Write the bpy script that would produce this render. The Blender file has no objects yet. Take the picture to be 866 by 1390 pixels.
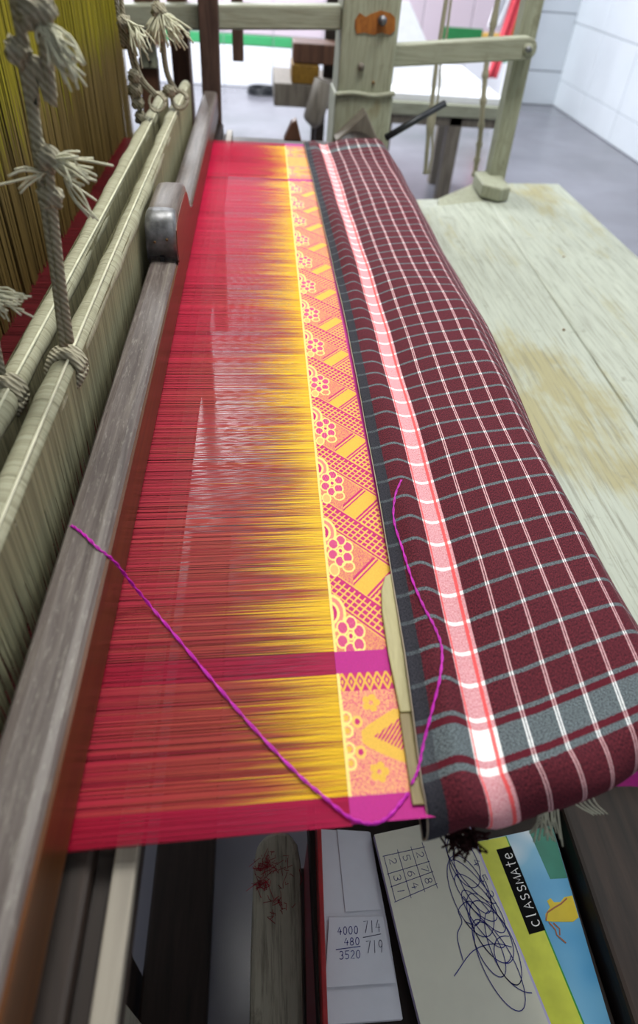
import bpy, bmesh, math, random
import numpy as np
from mathutils import Vector, Matrix
random.seed(7)
rng = np.random.default_rng(7)
scene = bpy.context.scene
COL = scene.collection

# ---------------------------------------------------------------- camera
cam_d = bpy.data.cameras.new('camera')
cam = bpy.data.objects.new('camera', cam_d); COL.objects.link(cam)
R = ((0.9957033797, 0.0028530183, 0.0925561446),
     (-0.0671163833, -0.6663990696, 0.7425682939),
     (0.0637978896, -0.7455897936, -0.6633443215))
Xc = Vector((R[0][0], R[1][0], R[2][0])); Yc = -Vector((R[0][1], R[1][1], R[2][1])); Zc = -Vector((R[0][2], R[1][2], R[2][2]))
M4 = Matrix((Xc, Yc, Zc)).transposed().to_4x4()
M4.translation = Vector((0, 0, 1.1295))
cam.matrix_world = M4
cam_d.sensor_fit = 'VERTICAL'; cam_d.sensor_height = 36.0
cam_d.lens = 863.0 / 1390.0 * 36.0
cam_d.shift_y = -45.0 / 1390.0
cam_d.clip_start = 0.02
cam_d.dof.use_dof = True
cam_d.dof.focus_distance = 0.52
cam_d.dof.aperture_fstop = 5.6
scene.camera = cam

# ---------------------------------------------------------------- world, lights, exposure
w = bpy.data.worlds.new('world'); scene.world = w; w.use_nodes = True
bg = w.node_tree.nodes['Background']
bg.inputs[0].default_value = (0.86, 0.93, 1.0, 1); bg.inputs[1].default_value = 0.35
def area(name, loc, tgt, sx, sy, power, col=(1, 1, 1)):
    l = bpy.data.lights.new(name, 'AREA'); l.shape = 'RECTANGLE'; l.size = sx; l.size_y = sy
    l.energy = power; l.color = col
    o = bpy.data.objects.new(name, l); COL.objects.link(o); o.location = loc
    o.rotation_euler = (Vector(tgt) - Vector(loc)).to_track_quat('-Z', 'Y').to_euler()
    return o
area('tube_light_over_loom', (0.30, 0.95, 2.45), (0.15, 0.85, 0.8), 0.25, 1.2, 31, (1.0, 1.0, 0.95))
area('added_fill_near_corner', (1.1, -0.6, 2.4), (0.2, 0.2, 0.5), 0.25, 1.2, 3.2, (1.0, 1.0, 0.96))  # added fill lamp that lifts the tray and near end, no known source
area('window_light_back', (-0.6, 4.6, 2.7), (0.1, 4.4, 0.0), 2.4, 1.2, 280, (0.93, 0.97, 1.0))
area('window_light_seat_side', (2.0, 1.9, 2.5), (0.5, 1.1, 0.65), 1.2, 1.2, 17, (0.92, 0.97, 1.0))
vs = scene.view_settings
vs.view_transform = 'Standard'; vs.look = 'None'; vs.gamma = 1.0; vs.use_curve_mapping = False; vs.exposure = 0.2

# ---------------------------------------------------------------- material helpers
def lin(c):
    return tuple((v / 255 / 12.92 if v / 255 <= 0.04045 else ((v / 255 + 0.055) / 1.055) ** 2.4) for v in c)
def L4(c): return (*lin(c), 1.0)
class NT:
    def __init__(s, name, rough=0.6, spec=0.4):
        s.m = bpy.data.materials.new(name); s.m.use_nodes = True
        s.t = s.m.node_tree; s.n = s.t.nodes; s.b = s.n['Principled BSDF']
        s.b.inputs['Roughness'].default_value = rough
        s.b.inputs['Specular IOR Level'].default_value = spec
    def node(s, typ, **kw):
        n = s.n.new(typ)
        for k, v in kw.items(): setattr(n, k, v)
        return n
    def link(s, a, b): s.t.links.new(a, b)
    def setin(s, sock, v):
        if hasattr(v, 'is_output') or isinstance(v, bpy.types.NodeSocket): s.link(v, sock)
        else: sock.default_value = v
    def math(s, op, a, b=0.0, c=0.0, clamp=False):
        n = s.node('ShaderNodeMath', operation=op); n.use_clamp = clamp
        s.setin(n.inputs[0], a); s.setin(n.inputs[1], b); s.setin(n.inputs[2], c)
        return n.outputs[0]
    def coords(s, scale=(1, 1, 1), rot=(0, 0, 0), which='Object', loc=(0, 0, 0)):
        tc = s.node('ShaderNodeTexCoord'); mp = s.node('ShaderNodeMapping')
        s.link(tc.outputs[which], mp.inputs[0]); mp.inputs['Scale'].default_value = scale
        mp.inputs['Rotation'].default_value = rot; mp.inputs['Location'].default_value = loc
        return mp.outputs[0]
    def noise(s, vec, scale=5.0, detail=4.0, rough=0.55, dist=0.0):
        n = s.node('ShaderNodeTexNoise'); s.link(vec, n.inputs['Vector'])
        n.inputs['Scale'].default_value = scale; n.inputs['Detail'].default_value = detail
        n.inputs['Roughness'].default_value = rough; n.inputs['Distortion'].default_value = dist
        return n.outputs[0]
    def ramp(s, fac, stops, interp='LINEAR'):
        r = s.node('ShaderNodeValToRGB'); r.color_ramp.interpolation = interp
        e = r.color_ramp.elements
        while len(e) < len(stops): e.new(0.5)
        for i, (p, c) in enumerate(stops):
            e[i].position = p; e[i].color = c if len(c) == 4 else (*c, 1)
        s.setin(r.inputs[0], fac); return r.outputs[0]
    def mix(s, fac, a, b, mode='MIX'):
        n = s.node('ShaderNodeMix', data_type='RGBA', blend_type=mode)
        s.setin(n.inputs['Factor'], fac); s.setin(n.inputs['A'], a); s.setin(n.inputs['B'], b)
        return n.outputs['Result']
    def col(s, v): s.setin(s.b.inputs['Base Color'], v)
    def bump(s, h, strength=0.3, dist=0.002):
        n = s.node('ShaderNodeBump'); n.inputs['Strength'].default_value = strength
        n.inputs['Distance'].default_value = dist; s.link(h, n.inputs['Height'])
        s.link(n.outputs[0], s.b.inputs['Normal'])
def plain(name, c, rough=0.6, spec=0.4, metal=0.0, var=0.12, scale=40.0):
    t = NT(name, rough, spec); t.b.inputs['Metallic'].default_value = metal
    n = t.noise(t.coords(), scale, 3)
    c = lin(c)
    t.col(t.ramp(n, [(0.3, tuple(v * (1 - var) for v in c)), (0.7, tuple(min(1, v * (1 + var)) for v in c))]))
    return t.m
def wood(name, dark, light, scale=(30, 2, 30), rough=0.55, spec=0.35, bumps=0.3, coat=0.0):
    t = NT(name, rough, spec); v = t.coords(scale)
    n = t.noise(v, 3.0, 6, 0.65, 0.6)
    t.col(t.ramp(n, [(0.3, L4(dark)), (0.68, L4(light))]))
    t.bump(n, bumps, 0.001)
    t.b.inputs['Coat Weight'].default_value = coat
    t.b.inputs['Coat Roughness'].default_value = 0.15
    return t.m
def painted(name, paint, bare, dirt, scale=(14, 2.2, 14), amount=0.62, rough=0.6, shift=(0, 0, 0)):
    """old limewashed / painted wood with worn-through patches and dark grain lines"""
    t = NT(name, rough, 0.3); v = t.coords(scale); v2 = t.coords((2.6, 1.3, 2.6), loc=shift)
    g = t.noise(v, 4.0, 7, 0.7, 0.8); p = t.noise(v2, 2.0, 5, 0.6, 0.3); fine = t.noise(t.coords(tuple(k * (2.6 if k == min(scale) else 8.5) for k in scale)), 2.0, 5, 0.7); spots = t.noise(t.coords((9, 9, 9)), 3.0, 5, 0.7)
    base = t.mix(t.ramp(g, [(0.3, (0, 0, 0)), (0.7, (1, 1, 1))]), L4(tuple(int(c * 0.90) for c in paint)), L4(paint))
    patch = t.math('ADD', t.math('MULTIPLY', p, 0.75), t.math('MULTIPLY', g, 0.3))
    base = t.mix(t.ramp(patch, [(amount, (0, 0, 0)), (amount + 0.09, (0.8, 0.8, 0.8))]), base, L4(bare))
    base = t.mix(t.ramp(fine, [(0.49, (0, 0, 0)), (0.68, (0.75, 0.75, 0.75))]), base, L4(dirt))
    base = t.mix(t.ramp(spots, [(0.60, (0, 0, 0)), (0.72, (0.55, 0.55, 0.55))]), base, L4(dirt))
    t.col(base); t.bump(fine, 0.35, 0.001)
    return t.m
MAT = {}
MAT['white_post'] = painted('white_post', (162, 164, 142), (118, 102, 66), (112, 110, 88), (14, 14, 2.2), 0.64)
MAT['white_beam'] = painted('white_beam', (160, 162, 142), (132, 122, 92), (120, 118, 98), (2.2, 14, 14), 0.68)
MAT['bench'] = painted('bench', (180, 185, 170), (152, 142, 96), (112, 110, 94), (16, 1.6, 16), 0.54, 0.5, (0.0, 0.40, 0.0))
MAT['white_plank'] = painted('white_plank', (150, 145, 130), (105, 95, 75), (70, 62, 50), (14, 2.5, 14), 0.6)
MAT['brown_wood'] = wood('brown_wood', (58, 36, 26), (105, 72, 54), (30, 30, 2.0), 0.5)
MAT['dark_wood'] = wood('dark_wood', (24, 17, 13), (50, 37, 30), (26, 2.4, 26), 0.6)
MAT['dark_post'] = wood('dark_post', (52, 36, 30), (92, 70, 60), (26, 26, 2.4), 0.5)
MAT['grey_wood'] = wood('grey_wood', (88, 80, 72), (128, 120, 108), (26, 26, 2.4), 0.6)
MAT['ochre_wood'] = wood('ochre_wood', (100, 70, 14), (140, 104, 30), (20, 3, 20), 0.6)
MAT['varnish'] = wood('varnish', (58, 32, 14), (96, 56, 24), (20, 1.4, 60), 0.34, 0.3, 0.08, 0.12)
MAT['temple_wood'] = wood('temple_wood', (148, 138, 92), (182, 172, 126), (40, 4, 40), 0.5)
# worn grey sley rail
t = NT('sley_top', 0.45, 0.45)
g = t.noise(t.coords((60, 2.4, 60)), 2.2, 7, 0.7, 0.7); sp = t.noise(t.coords((160, 26, 160)), 3.0, 5, 0.75)
base = t.ramp(g, [(0.28, L4((56, 44, 40))), (0.5, L4((96, 86, 82))), (0.72, L4((130, 122, 112)))])
base = t.mix(t.ramp(sp, [(0.55, (0, 0, 0)), (0.74, (0.7, 0.7, 0.7))]), base, L4((156, 150, 140)))
t.col(base); t.bump(g, 0.35, 0.0008); MAT['sley_top'] = t.m
MAT['metal'] = plain('metal', (128, 128, 130), 0.42, 0.5, 0.6, 0.4, 120)
MAT['dull_metal'] = plain('dull_metal', (120, 120, 124), 0.45, 0.5, 0.8)
MAT['black_metal'] = plain('black_metal', (34, 36, 40), 0.4, 0.5, 0.3)
MAT['nail'] = plain('nail', (120, 92, 60), 0.5, 0.4, 0.5)
MAT['white_cloth'] = plain('white_cloth', (238, 238, 242), 0.9, 0.1, 0, 0.03)
MAT['green_tile'] = plain('green_tile', (64, 158, 100), 0.35, 0.5, 0, 0.06)
MAT['green_dark'] = plain('green_dark', (36, 120, 66), 0.6)
MAT['yellow_cloth'] = plain('yellow_cloth', (222, 178, 92), 0.8)
MAT['red_cloth'] = plain('red_cloth', (240, 88, 100), 0.8)
MAT['orange_cloth'] = plain('orange_cloth', (246, 168, 92), 0.8)
MAT['red_paint'] = plain('red_paint', (118, 20, 26), 0.4, 0.5, 0, 0.25, 25)
MAT['red_rim'] = plain('red_rim', (158, 34, 38), 0.4, 0.5, 0, 0.2, 60)
MAT['paper'] = plain('paper', (226, 224, 206), 0.85, 0.2, 0, 0.03)
MAT['paper_white'] = plain('paper_white', (222, 224, 232), 0.85, 0.2, 0, 0.03)
MAT['paper_edge'] = plain('paper_edge', (196, 190, 226), 0.85, 0.2, 0, 0.05)
MAT['ink'] = plain('ink', (40, 44, 128), 0.5, 0.3)
MAT['pencil'] = plain('pencil', (84, 88, 112), 0.5, 0.3)
MAT['cover_yellow'] = plain('cover_yellow', (206, 212, 66), 0.45)
MAT['cover_green'] = plain('cover_green', (24, 116, 96), 0.45)
MAT['green_line'] = plain('green_line', (40, 140, 40), 0.45)
MAT['print_black'] = plain('print_black', (8, 8, 9), 0.7, 0.1)
MAT['print_white'] = plain('print_white', (235, 235, 235), 0.5)
MAT['figure_yellow'] = plain('figure_yellow', (206, 182, 30), 0.5)
MAT['figure_brown'] = plain('figure_brown', (150, 88, 50), 0.5)
MAT['magenta'] = plain('magenta', (196, 16, 140), 0.45, 0.4, 0, 0.12, 300)
MAT['purple_thread'] = plain('purple_thread', (196, 24, 176), 0.45, 0.4, 0, 0.2, 400)
MAT['lint'] = plain('lint', (122, 26, 38), 0.9, 0.1, 0, 0.4, 200)
t = NT('cover_blue', 0.4); n = t.noise(t.coords(), 9, 2)
t.col(t.ramp(n, [(0.36, L4((70, 150, 198))), (0.52, L4((120, 180, 212))), (0.64, L4((226, 232, 236)))])); MAT['cover_blue'] = t.m
# cotton rope
t = NT('rope', 0.85, 0.15)
wv = t.node('ShaderNodeTexWave', wave_type='BANDS', bands_direction='DIAGONAL'); t.link(t.coords((1, 1, 1)), wv.inputs[0])
wv.inputs['Scale'].default_value = 130.0; wv.inputs['Distortion'].default_value = 2.0
t.col(t.ramp(wv.outputs[1], [(0.2, L4((140, 134, 114))), (0.8, L4((168, 162, 142)))])); t.bump(wv.outputs[1], 0.7, 0.001); MAT['rope'] = t.m
MAT['cotton'] = plain('cotton', (204, 202, 178), 0.9, 0.1, 0, 0.15, 60)
# cotton wound heald shafts: fine rings across the bar
t = NT('wound_cotton', 0.75, 0.2); v = t.coords((6, 420, 6)); n = t.noise(v, 1.0, 4, 0.65); n2 = t.noise(t.coords((3, 14, 3)), 2.0, 3)
c = t.ramp(n, [(0.28, L4((112, 108, 86))), (0.5, L4((160, 158, 134))), (0.75, L4((182, 180, 158)))])
t.col(t.mix(t.math('MULTIPLY', n2, 0.45), c, L4((138, 136, 114)))); t.bump(n, 0.5, 0.0007); MAT['wound_cotton'] = t.m
def vcol(name, rough=0.5, spec=0.35, sheen=0.0):
    t = NT(name, rough, spec); a = t.node('ShaderNodeAttribute', attribute_name='col')
    t.col(a.outputs[0]); t.b.inputs['Sheen Weight'].default_value = sheen; return t
MAT['threads'] = vcol('threads', 0.55, 0.2).m
MAT['heald_threads'] = vcol('heald_threads', 0.7, 0.25).m
t = vcol('brocade', 0.55, 0.25)
n = t.noise(t.coords((700, 700, 700)), 1.6, 2); t.bump(n, 0.35, 0.0004); MAT['brocade'] = t.m
# floor
t = NT('polished_floor', 0.3, 0.5); n = t.noise(t.coords((1.2, 1.2, 1)), 1.6, 5, 0.5, 0.2)
t.col(t.ramp(n, [(0.3, L4((104, 103, 110))), (0.55, L4((120, 119, 127))), (0.75, L4((134, 133, 142)))]))
t.setin(t.b.inputs['Roughness'], t.ramp(n, [(0.3, (0.16,) * 3), (0.7, (0.28,) * 3)])); MAT['floor'] = t.m
MAT['tile'] = plain('tile', (206, 212, 218), 0.22, 0.5, 0, 0.03, 3)
MAT['tile_pink'] = plain('tile_pink', (206, 190, 200), 0.25, 0.5, 0, 0.03, 3)
MAT['tile_white'] = plain('tile_white', (236, 236, 242), 0.25, 0.5, 0, 0.02, 3)
MAT['grout'] = plain('grout', (158, 164, 168), 0.8)
# checked cotton (lungi)
t = NT('checked_cotton', 0.85, 0.15)
uvn = t.node('ShaderNodeUVMap'); uvn.uv_map = 'UVMap'
sep = t.node('ShaderNodeSeparateXYZ'); t.link(uvn.outputs[0], sep.inputs[0]); S, T = sep.outputs[0], sep.outputs[1]
sc3 = t.node('ShaderNodeMapping'); t.link(uvn.outputs[0], sc3.inputs[0]); sc3.inputs['Scale'].default_value = (1900, 700, 1)
weave = t.noise(sc3.outputs[0], 1.0, 2, 0.6)
sc4 = t.node('ShaderNodeMapping'); t.link(uvn.outputs[0], sc4.inputs[0]); sc4.inputs['Scale'].default_value = (1100, 1900, 1)
weave2 = t.noise(sc4.outputs[0], 1.0, 2, 0.6)
def band(x, a, b): return t.math('MULTIPLY', t.math('GREATER_THAN', x, a), t.math('LESS_THAN', x, b))
def addc(*xs):
    r = xs[0]
    for x in xs[1:]: r = t.math('ADD', r, x)
    return t.math('MINIMUM', r, 1.0)
Sw = t.math('ADD', S, t.math('MULTIPLY', t.math('SUBTRACT', weave, 0.5), 0.0008))
Tw = t.math('ADD', T, t.math('MULTIPLY', t.math('SUBTRACT', weave2, 0.5), 0.0016))
# base: maroon shot with black
c = t.ramp(weave, [(0.34, L4((40, 18, 26))), (0.5, L4((84, 32, 42))), (0.66, L4((118, 44, 54)))])
char = t.ramp(weave, [(0.3, L4((28, 30, 36))), (0.7, L4((66, 64, 72)))])
c = t.mix(t.math('LESS_THAN', Sw, 0.0095), c, char)
redrow = t.math('MULTIPLY', addc(band(T, 0.1385, 0.1425), band(T, 0.1595, 0.1635)), 0.7)
c = t.mix(redrow, c, L4((92, 22, 36)))
# grey rows (weft)
fr = t.math('FRACT', t.math('DIVIDE', t.math('SUBTRACT', Tw, 0.1638), 0.0216))
rows = t.math('MULTIPLY', t.math('LESS_THAN', fr, 0.125), t.math('GREATER_THAN', T, 0.1630))
rows = addc(rows, band(Tw, 0.1425, 0.1595), band(Tw, 0.1345, 0.1385), band(Tw, 1.262, 1.280))
grey = t.ramp(weave2, [(0.40, L4((46, 52, 58))), (0.60, L4((124, 134, 138)))])
greydim = t.mix(t.math('LESS_THAN', Sw, 0.010), grey, char)
rowsvis = t.math('MULTIPLY', rows, t.math('SUBTRACT', 1.0, t.math('MULTIPLY', t.math('LESS_THAN', Sw, 0.009), 0.55)))
c = t.mix(rowsvis, c, grey)
# white double lines
fs = t.math('FRACT', t.math('DIVIDE', t.math('SUBTRACT', Sw, 0.0610), 0.0190))
dbl = t.math('MULTIPLY', addc(t.math('LESS_THAN', fs, 0.040), band(fs, 0.082, 0.122)), t.math('GREATER_THAN', S, 0.0605))
lnc = t.mix(rows, L4((214, 168, 172)), L4((250, 250, 250)))
c = t.mix(dbl, c, lnc)
# broad pink / white stripe
pk = band(Sw, 0.0285, 0.0465)
pkc = t.ramp(weave, [(0.36, L4((200, 118, 128))), (0.62, L4((228, 180, 184)))])
pkc = t.mix(rows, pkc, L4((250, 248, 246)))
redl = addc(band(Sw, 0.0422, 0.0444), band(Sw, 0.0293, 0.0305))
pkc = t.mix(t.math('MULTIPLY', redl, 0.9), pkc, L4((238, 84, 84)))
c = t.mix(pk, c, pkc)
sel = t.math('LESS_THAN', S, 0.0006)
c = t.mix(sel, c, L4((196, 180, 160)))
t.col(c); t.bump(t.math('ADD', weave, weave2), 0.45, 0.0005); t.b.inputs['Sheen Weight'].default_value = 0.0; MAT['checked_cotton'] = t.m

# ---------------------------------------------------------------- mesh helpers
def link_mesh(name, verts, faces, mat, parent=None, smooth=False, bevel=0.0, seg=2):
    me = bpy.data.meshes.new(name); me.from_pydata([tuple(v) for v in verts], [], faces); me.update()
    o = bpy.data.objects.new(name, me); COL.objects.link(o)
    if mat: me.materials.append(MAT[mat] if isinstance(mat, str) else mat)
    if parent is not None: o.parent = parent
    if smooth: me.shade_smooth()
    if bevel:
        b = o.modifiers.new('bevel', 'BEVEL'); b.width = bevel; b.segments = seg; b.limit_method = 'ANGLE'
    return o
def empty(name, loc=(0, 0, 0)):
    o = bpy.data.objects.new(name, None); COL.objects.link(o); o.location = loc; o.empty_display_size = 0.05
    return o
def tag(o, label=None, cat=None, group=None, kind=None):
    if label: o['label'] = label
    if cat: o['category'] = cat
    if group: o['group'] = group
    if kind: o['kind'] = kind
    return o
def keep(root):
    """children keep world coordinates below a root that is not at the origin"""
    for ch in root.children:
        ch.location = Vector(ch.location) - Vector(root.location)
def box(name, x0, x1, y0, y1, z0, z1, mat, parent=None, bevel=0.003, taper=None):
    v = [(x0, y0, z0), (x1, y0, z0), (x1, y1, z0), (x0, y1, z0), (x0, y0, z1), (x1, y0, z1), (x1, y1, z1), (x0, y1, z1)]
    fc = [(0, 3, 2, 1), (4, 5, 6, 7), (0, 1, 5, 4), (1, 2, 6, 5), (2, 3, 7, 6), (3, 0, 4, 7)]
    return link_mesh(name, v, fc, mat, parent, bevel=bevel)
def hexa(name, bottom, top, mat, parent=None, bevel=0.003):
    v = list(bottom) + list(top)
    fc = [(0, 3, 2, 1), (4, 5, 6, 7), (0, 1, 5, 4), (1, 2, 6, 5), (2, 3, 7, 6), (3, 0, 4, 7)]
    return link_mesh(name, v, fc, mat, parent, bevel=bevel)
def prism(name, poly, axis, a0, a1, mat, parent=None, bevel=0.0, smooth=False):
    """extrude a 2D polygon; axis 'x': poly=(y,z); 'y': poly=(x,z); 'z': poly=(x,y)"""
    def p3(q, a):
        return {'x': (a, q[0], q[1]), 'y': (q[0], a, q[1]), 'z': (q[0], q[1], a)}[axis]
    n = len(poly); v = [p3(q, a0) for q in poly] + [p3(q, a1) for q in poly]
    fc = [tuple(range(n - 1, -1, -1)), tuple(range(n, 2 * n))] + [(i, (i + 1) % n, n + (i + 1) % n, n + i) for i in range(n)]
    me = link_mesh(name, v, fc, mat, parent, bevel=bevel)
    bm = bmesh.new(); bm.from_mesh(me.data); bmesh.ops.recalc_face_normals(bm, faces=bm.faces); bm.to_mesh(me.data); bm.free()
    if smooth: me.data.shade_smooth()
    return me
def spline(pts, n=8):
    pts = [Vector(p) for p in pts]; out = []
    P = [2 * pts[0] - pts[1]] + pts + [2 * pts[-1] - pts[-2]]
    for i in range(1, len(P) - 2):
        for k in range(n):
            u = k / n; a, b, c_, d = P[i - 1], P[i], P[i + 1], P[i + 2]
            out.append(0.5 * (2 * b + (c_ - a) * u + (2 * a - 5 * b + 4 * c_ - d) * u * u + (3 * b - a - 3 * c_ + d) * u ** 3))
    out.append(pts[-1]); return out
def tube_geo(path, r, sides=8, V=None, F=None):
    V = [] if V is None else V; F = [] if F is None else F
    path = [Vector(p) for p in path]; n = len(path); base = len(V)
    up = Vector((0.13, 0.2, 0.97)); prev = None
    for i, p in enumerate(path):
        d = (path[min(i + 1, n - 1)] - path[max(i - 1, 0)])
        if d.length < 1e-9: d = Vector((0, 0, 1))
        d.normalize()
        if prev is None:
            a = d.cross(up)
            if a.length < 0.05: a = d.cross(Vector((1, 0, 0)))
        else: a = prev - d * prev.dot(d)
        a.normalize(); prev = a; b = d.cross(a)
        rr = r[i] if hasattr(r, '__len__') else r
        for k in range(sides):
            an = 2 * math.pi * k / sides; V.append(p + (a * math.cos(an) + b * math.sin(an)) * rr)
    for i in range(n - 1):
        for k in range(sides):
            F.append((base + i * sides + k, base + i * sides + (k + 1) % sides, base + (i + 1) * sides + (k + 1) % sides, base + (i + 1) * sides + k))
    F.append(tuple(base + k for k in range(sides - 1, -1, -1))); F.append(tuple(base + (n - 1) * sides + k for k in range(sides)))
    return V, F
def tube(name, path, r, mat, parent=None, sides=8):
    V, F = tube_geo(path, r, sides); return link_mesh(name, V, F, mat, parent, smooth=True)
def blob(name, c, rad, mat, parent=None, lump=0.18, seed=0, sub=3):
    bm = bmesh.new(); bmesh.ops.create_icosphere(bm, subdivisions=sub, radius=1.0)
    rn = random.Random(seed); ph = [rn.uniform(0, 6) for _ in range(3)]
    for v in bm.verts:
        q = v.co.copy(); k = 1 + lump * math.sin(5 * q.x + ph[0]) * math.sin(5 * q.y + ph[1]) + lump * 0.6 * math.sin(9 * q.z + 6 * q.x + ph[2])
        v.co = Vector(c) + Vector((q.x * rad[0], q.y * rad[1], q.z * rad[2])) * k
    me = bpy.data.meshes.new(name); bm.to_mesh(me); bm.free(); me.materials.append(MAT[mat]); me.shade_smooth()
    o = bpy.data.objects.new(name, me); COL.objects.link(o); o.parent = parent
    return o
def ribbons(name, V, F, C, mat, parent=None):
    """thread sheets with a colour for every vertex"""
    V = np.asarray(V, np.float32); F = np.asarray(F, np.int32)
    me = bpy.data.meshes.new(name); me.vertices.add(len(V)); me.vertices.foreach_set('co', V.ravel())
    me.loops.add(F.size); me.loops.foreach_set('vertex_index', F.ravel())
    me.polygons.add(len(F)); me.polygons.foreach_set('loop_start', np.arange(0, F.size, 4, dtype=np.int32))
    me.update(calc_edges=True); me.validate()
    a = me.color_attributes.new('col', 'FLOAT_COLOR', 'POINT')
    c4 = np.ones((len(V), 4), np.float32); c4[:, :3] = C; a.data.foreach_set('color', c4.ravel())
    me.materials.append(MAT[mat]); o = bpy.data.objects.new(name, me); COL.objects.link(o); o.parent = parent
    return o
def srgb(c): return np.array(lin(c))

# ---------------------------------------------------------------- room
fl = box('floor', -3.2, 2.62, -1.6, 6.3, -0.06, 0.0, 'floor', None, 0); tag(fl, 'polished grey cement floor of the weaving room', 'floor', kind='structure')
wb = box('wall_back', -3.2, 2.62, 6.21, 6.30, 0.0, 2.8, 'grout', None, 0); tag(wb, 'tiled back wall of the weaving room', 'wall', kind='structure')
wr = box('wall_right', 2.56, 2.64, -1.6, 6.21, 0.0, 2.8, 'grout', None, 0); tag(wr, 'white tiled wall on the right', 'wall', kind='structure')
def tile_mesh(name, axis, a, b, mat):
    """a x b tile 8 mm thick standing off the wall, with eased edges"""
    h = 0.008; e = 0.004
    v = [(0, 0, 0), (a, 0, 0), (a, b, 0), (0, b, 0), (0, 0, h - e), (a, 0, h - e), (a, b, h - e), (0, b, h - e), (e, e, h), (a - e, e, h), (a - e, b - e, h), (e, b - e, h)]
    fc = [(0, 1, 5, 4), (1, 2, 6, 5), (2, 3, 7, 6), (3, 0, 4, 7), (4, 5, 9, 8), (5, 6, 10, 9), (6, 7, 11, 10), (7, 4, 8, 11), (8, 9, 10, 11)]
    def m(q): return (q[0], -q[2], q[1]) if axis == 'y' else (-q[2], -q[0], q[1])
    me = bpy.data.meshes.new(name); me.from_pydata([m(q) for q in v], [], fc); me.materials.append(MAT[mat]); me.update(); return me
def put(me, name, loc, parent):
    o = bpy.data.objects.new(name, me); COL.objects.link(o); o.parent = parent; o.location = loc; return o
g = 0.006
wl = box('wall_left', -3.26, -3.2, -1.6, 6.21, 0.0, 2.8, 'tile', None, 0); tag(wl, 'plain pale wall on the left', 'wall', kind='structure')
wf = box('wall_front', -3.26, 2.64, -1.66, -1.6, 0.0, 2.8, 'tile', None, 0); tag(wf, 'plain pale wall behind the viewer', 'wall', kind='structure')
ce = box('ceiling', -3.26, 2.64, -1.66, 6.3, 2.8, 2.86, 'tile', None, 0); tag(ce, 'plain pale ceiling', 'ceiling', kind='structure')
tm = tile_mesh('tile', 'x', 0.60 - g, 0.40 - g, 'tile')
for r_ in range(5):
    zz = 0.20 + 0.4 * r_
    for k in range(9): put(tm, 'tile', (2.56, 6.20 - 0.6 * k, zz), wr)
tl = tile_mesh('tile', 'x', 0.60 - g, 0.20 - g, 'tile')
for k in range(9): put(tl, 'tile', (2.56, 6.20 - 0.6 * k, 0.003), wr)
# back wall: white dado, green border tiles, pink-white tiles above; grey-white panel by the corner
tw = tile_mesh('tile', 'y', 0.40 - g, 0.29 - g, 'tile_white'); tp = tile_mesh('tile', 'y', 0.40 - g, 0.40 - g, 'tile_pink'); tg = tile_mesh('border_tile', 'y', 0.40 - g, 0.075 - g, 'green_tile')
for k in range(13):
    x = -3.1 + 0.4 * k
    put(tw, 'tile', (x, 6.21, 0.003), wb); put(tg, 'border_tile', (x, 6.21, 0.295), wb)
    for r_ in range(5): put(tp, 'tile', (x, 6.21, 0.37 + 0.4 * r_), wb)
bg_ = tile_mesh('border_tile', 'y', 0.34, 0.085, 'green_dark'); by_ = tile_mesh('border_tile', 'y', 0.25, 0.065, 'yellow_cloth')
put(bg_, 'border_tile', (1.46, 6.203, 0.425), wb); put(by_, 'border_tile', (1.805, 6.203, 0.425), wb)
tq = tile_mesh('tile', 'y', 0.42 - g, 0.40 - g, 'tile'); tq2 = tile_mesh('tile', 'y', 0.42 - g, 0.25 - g, 'tile')
put(tq2, 'tile', (2.14, 6.20, 0.003), wb)
for r_ in range(5): put(tq, 'tile', (2.14, 6.20, 0.255 + 0.4 * r_), wb)
tr = box('trim_1', 2.06, 2.13, 6.12, 6.21, 0.0, 2.4, 'white_cloth', None, 0.004); tag(tr, 'white upright door trim beside the corner', 'trim', kind='structure')

# ---------------------------------------------------------------- loom frame
LF = empty('handloom', (0.21, 1.56, 0.0)); tag(LF, 'old whitewashed wooden loom frame with thick post, cross beam and side arm', 'loom frame')
kids = []
kids.append(box('post', 0.158, 0.272, 1.52, 1.64, 0.0, 1.75, 'white_post', LF, 0.006))
kids.append(hexa('lower_post', [(0.150, 1.505, 0.0), (0.280, 1.505, 0.0), (0.280, 1.65, 0.0), (0.150, 1.65, 0.0)], [(0.154, 1.508, 0.85), (0.276, 1.508, 0.855), (0.276, 1.65, 0.855), (0.154, 1.65, 0.85)], 'white_post', LF, 0.006))
kids.append(tube('paint_ridge', spline([(0.153, 1.507, 0.851), (0.19, 1.507, 0.856), (0.235, 1.507, 0.853), (0.277, 1.507, 0.860)], 6), 0.005, 'white_beam', LF))
kids.append(hexa('cross_beam', [(-0.62, 1.535, 0.915), (0.158, 1.535, 0.958), (0.158, 1.585, 0.958), (-0.62, 1.585, 0.915)], [(-0.62, 1.535, 0.957), (0.158, 1.535, 0.998), (0.158, 1.585, 0.998), (-0.62, 1.585, 0.957)], 'white_beam', LF, 0.004))
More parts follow.
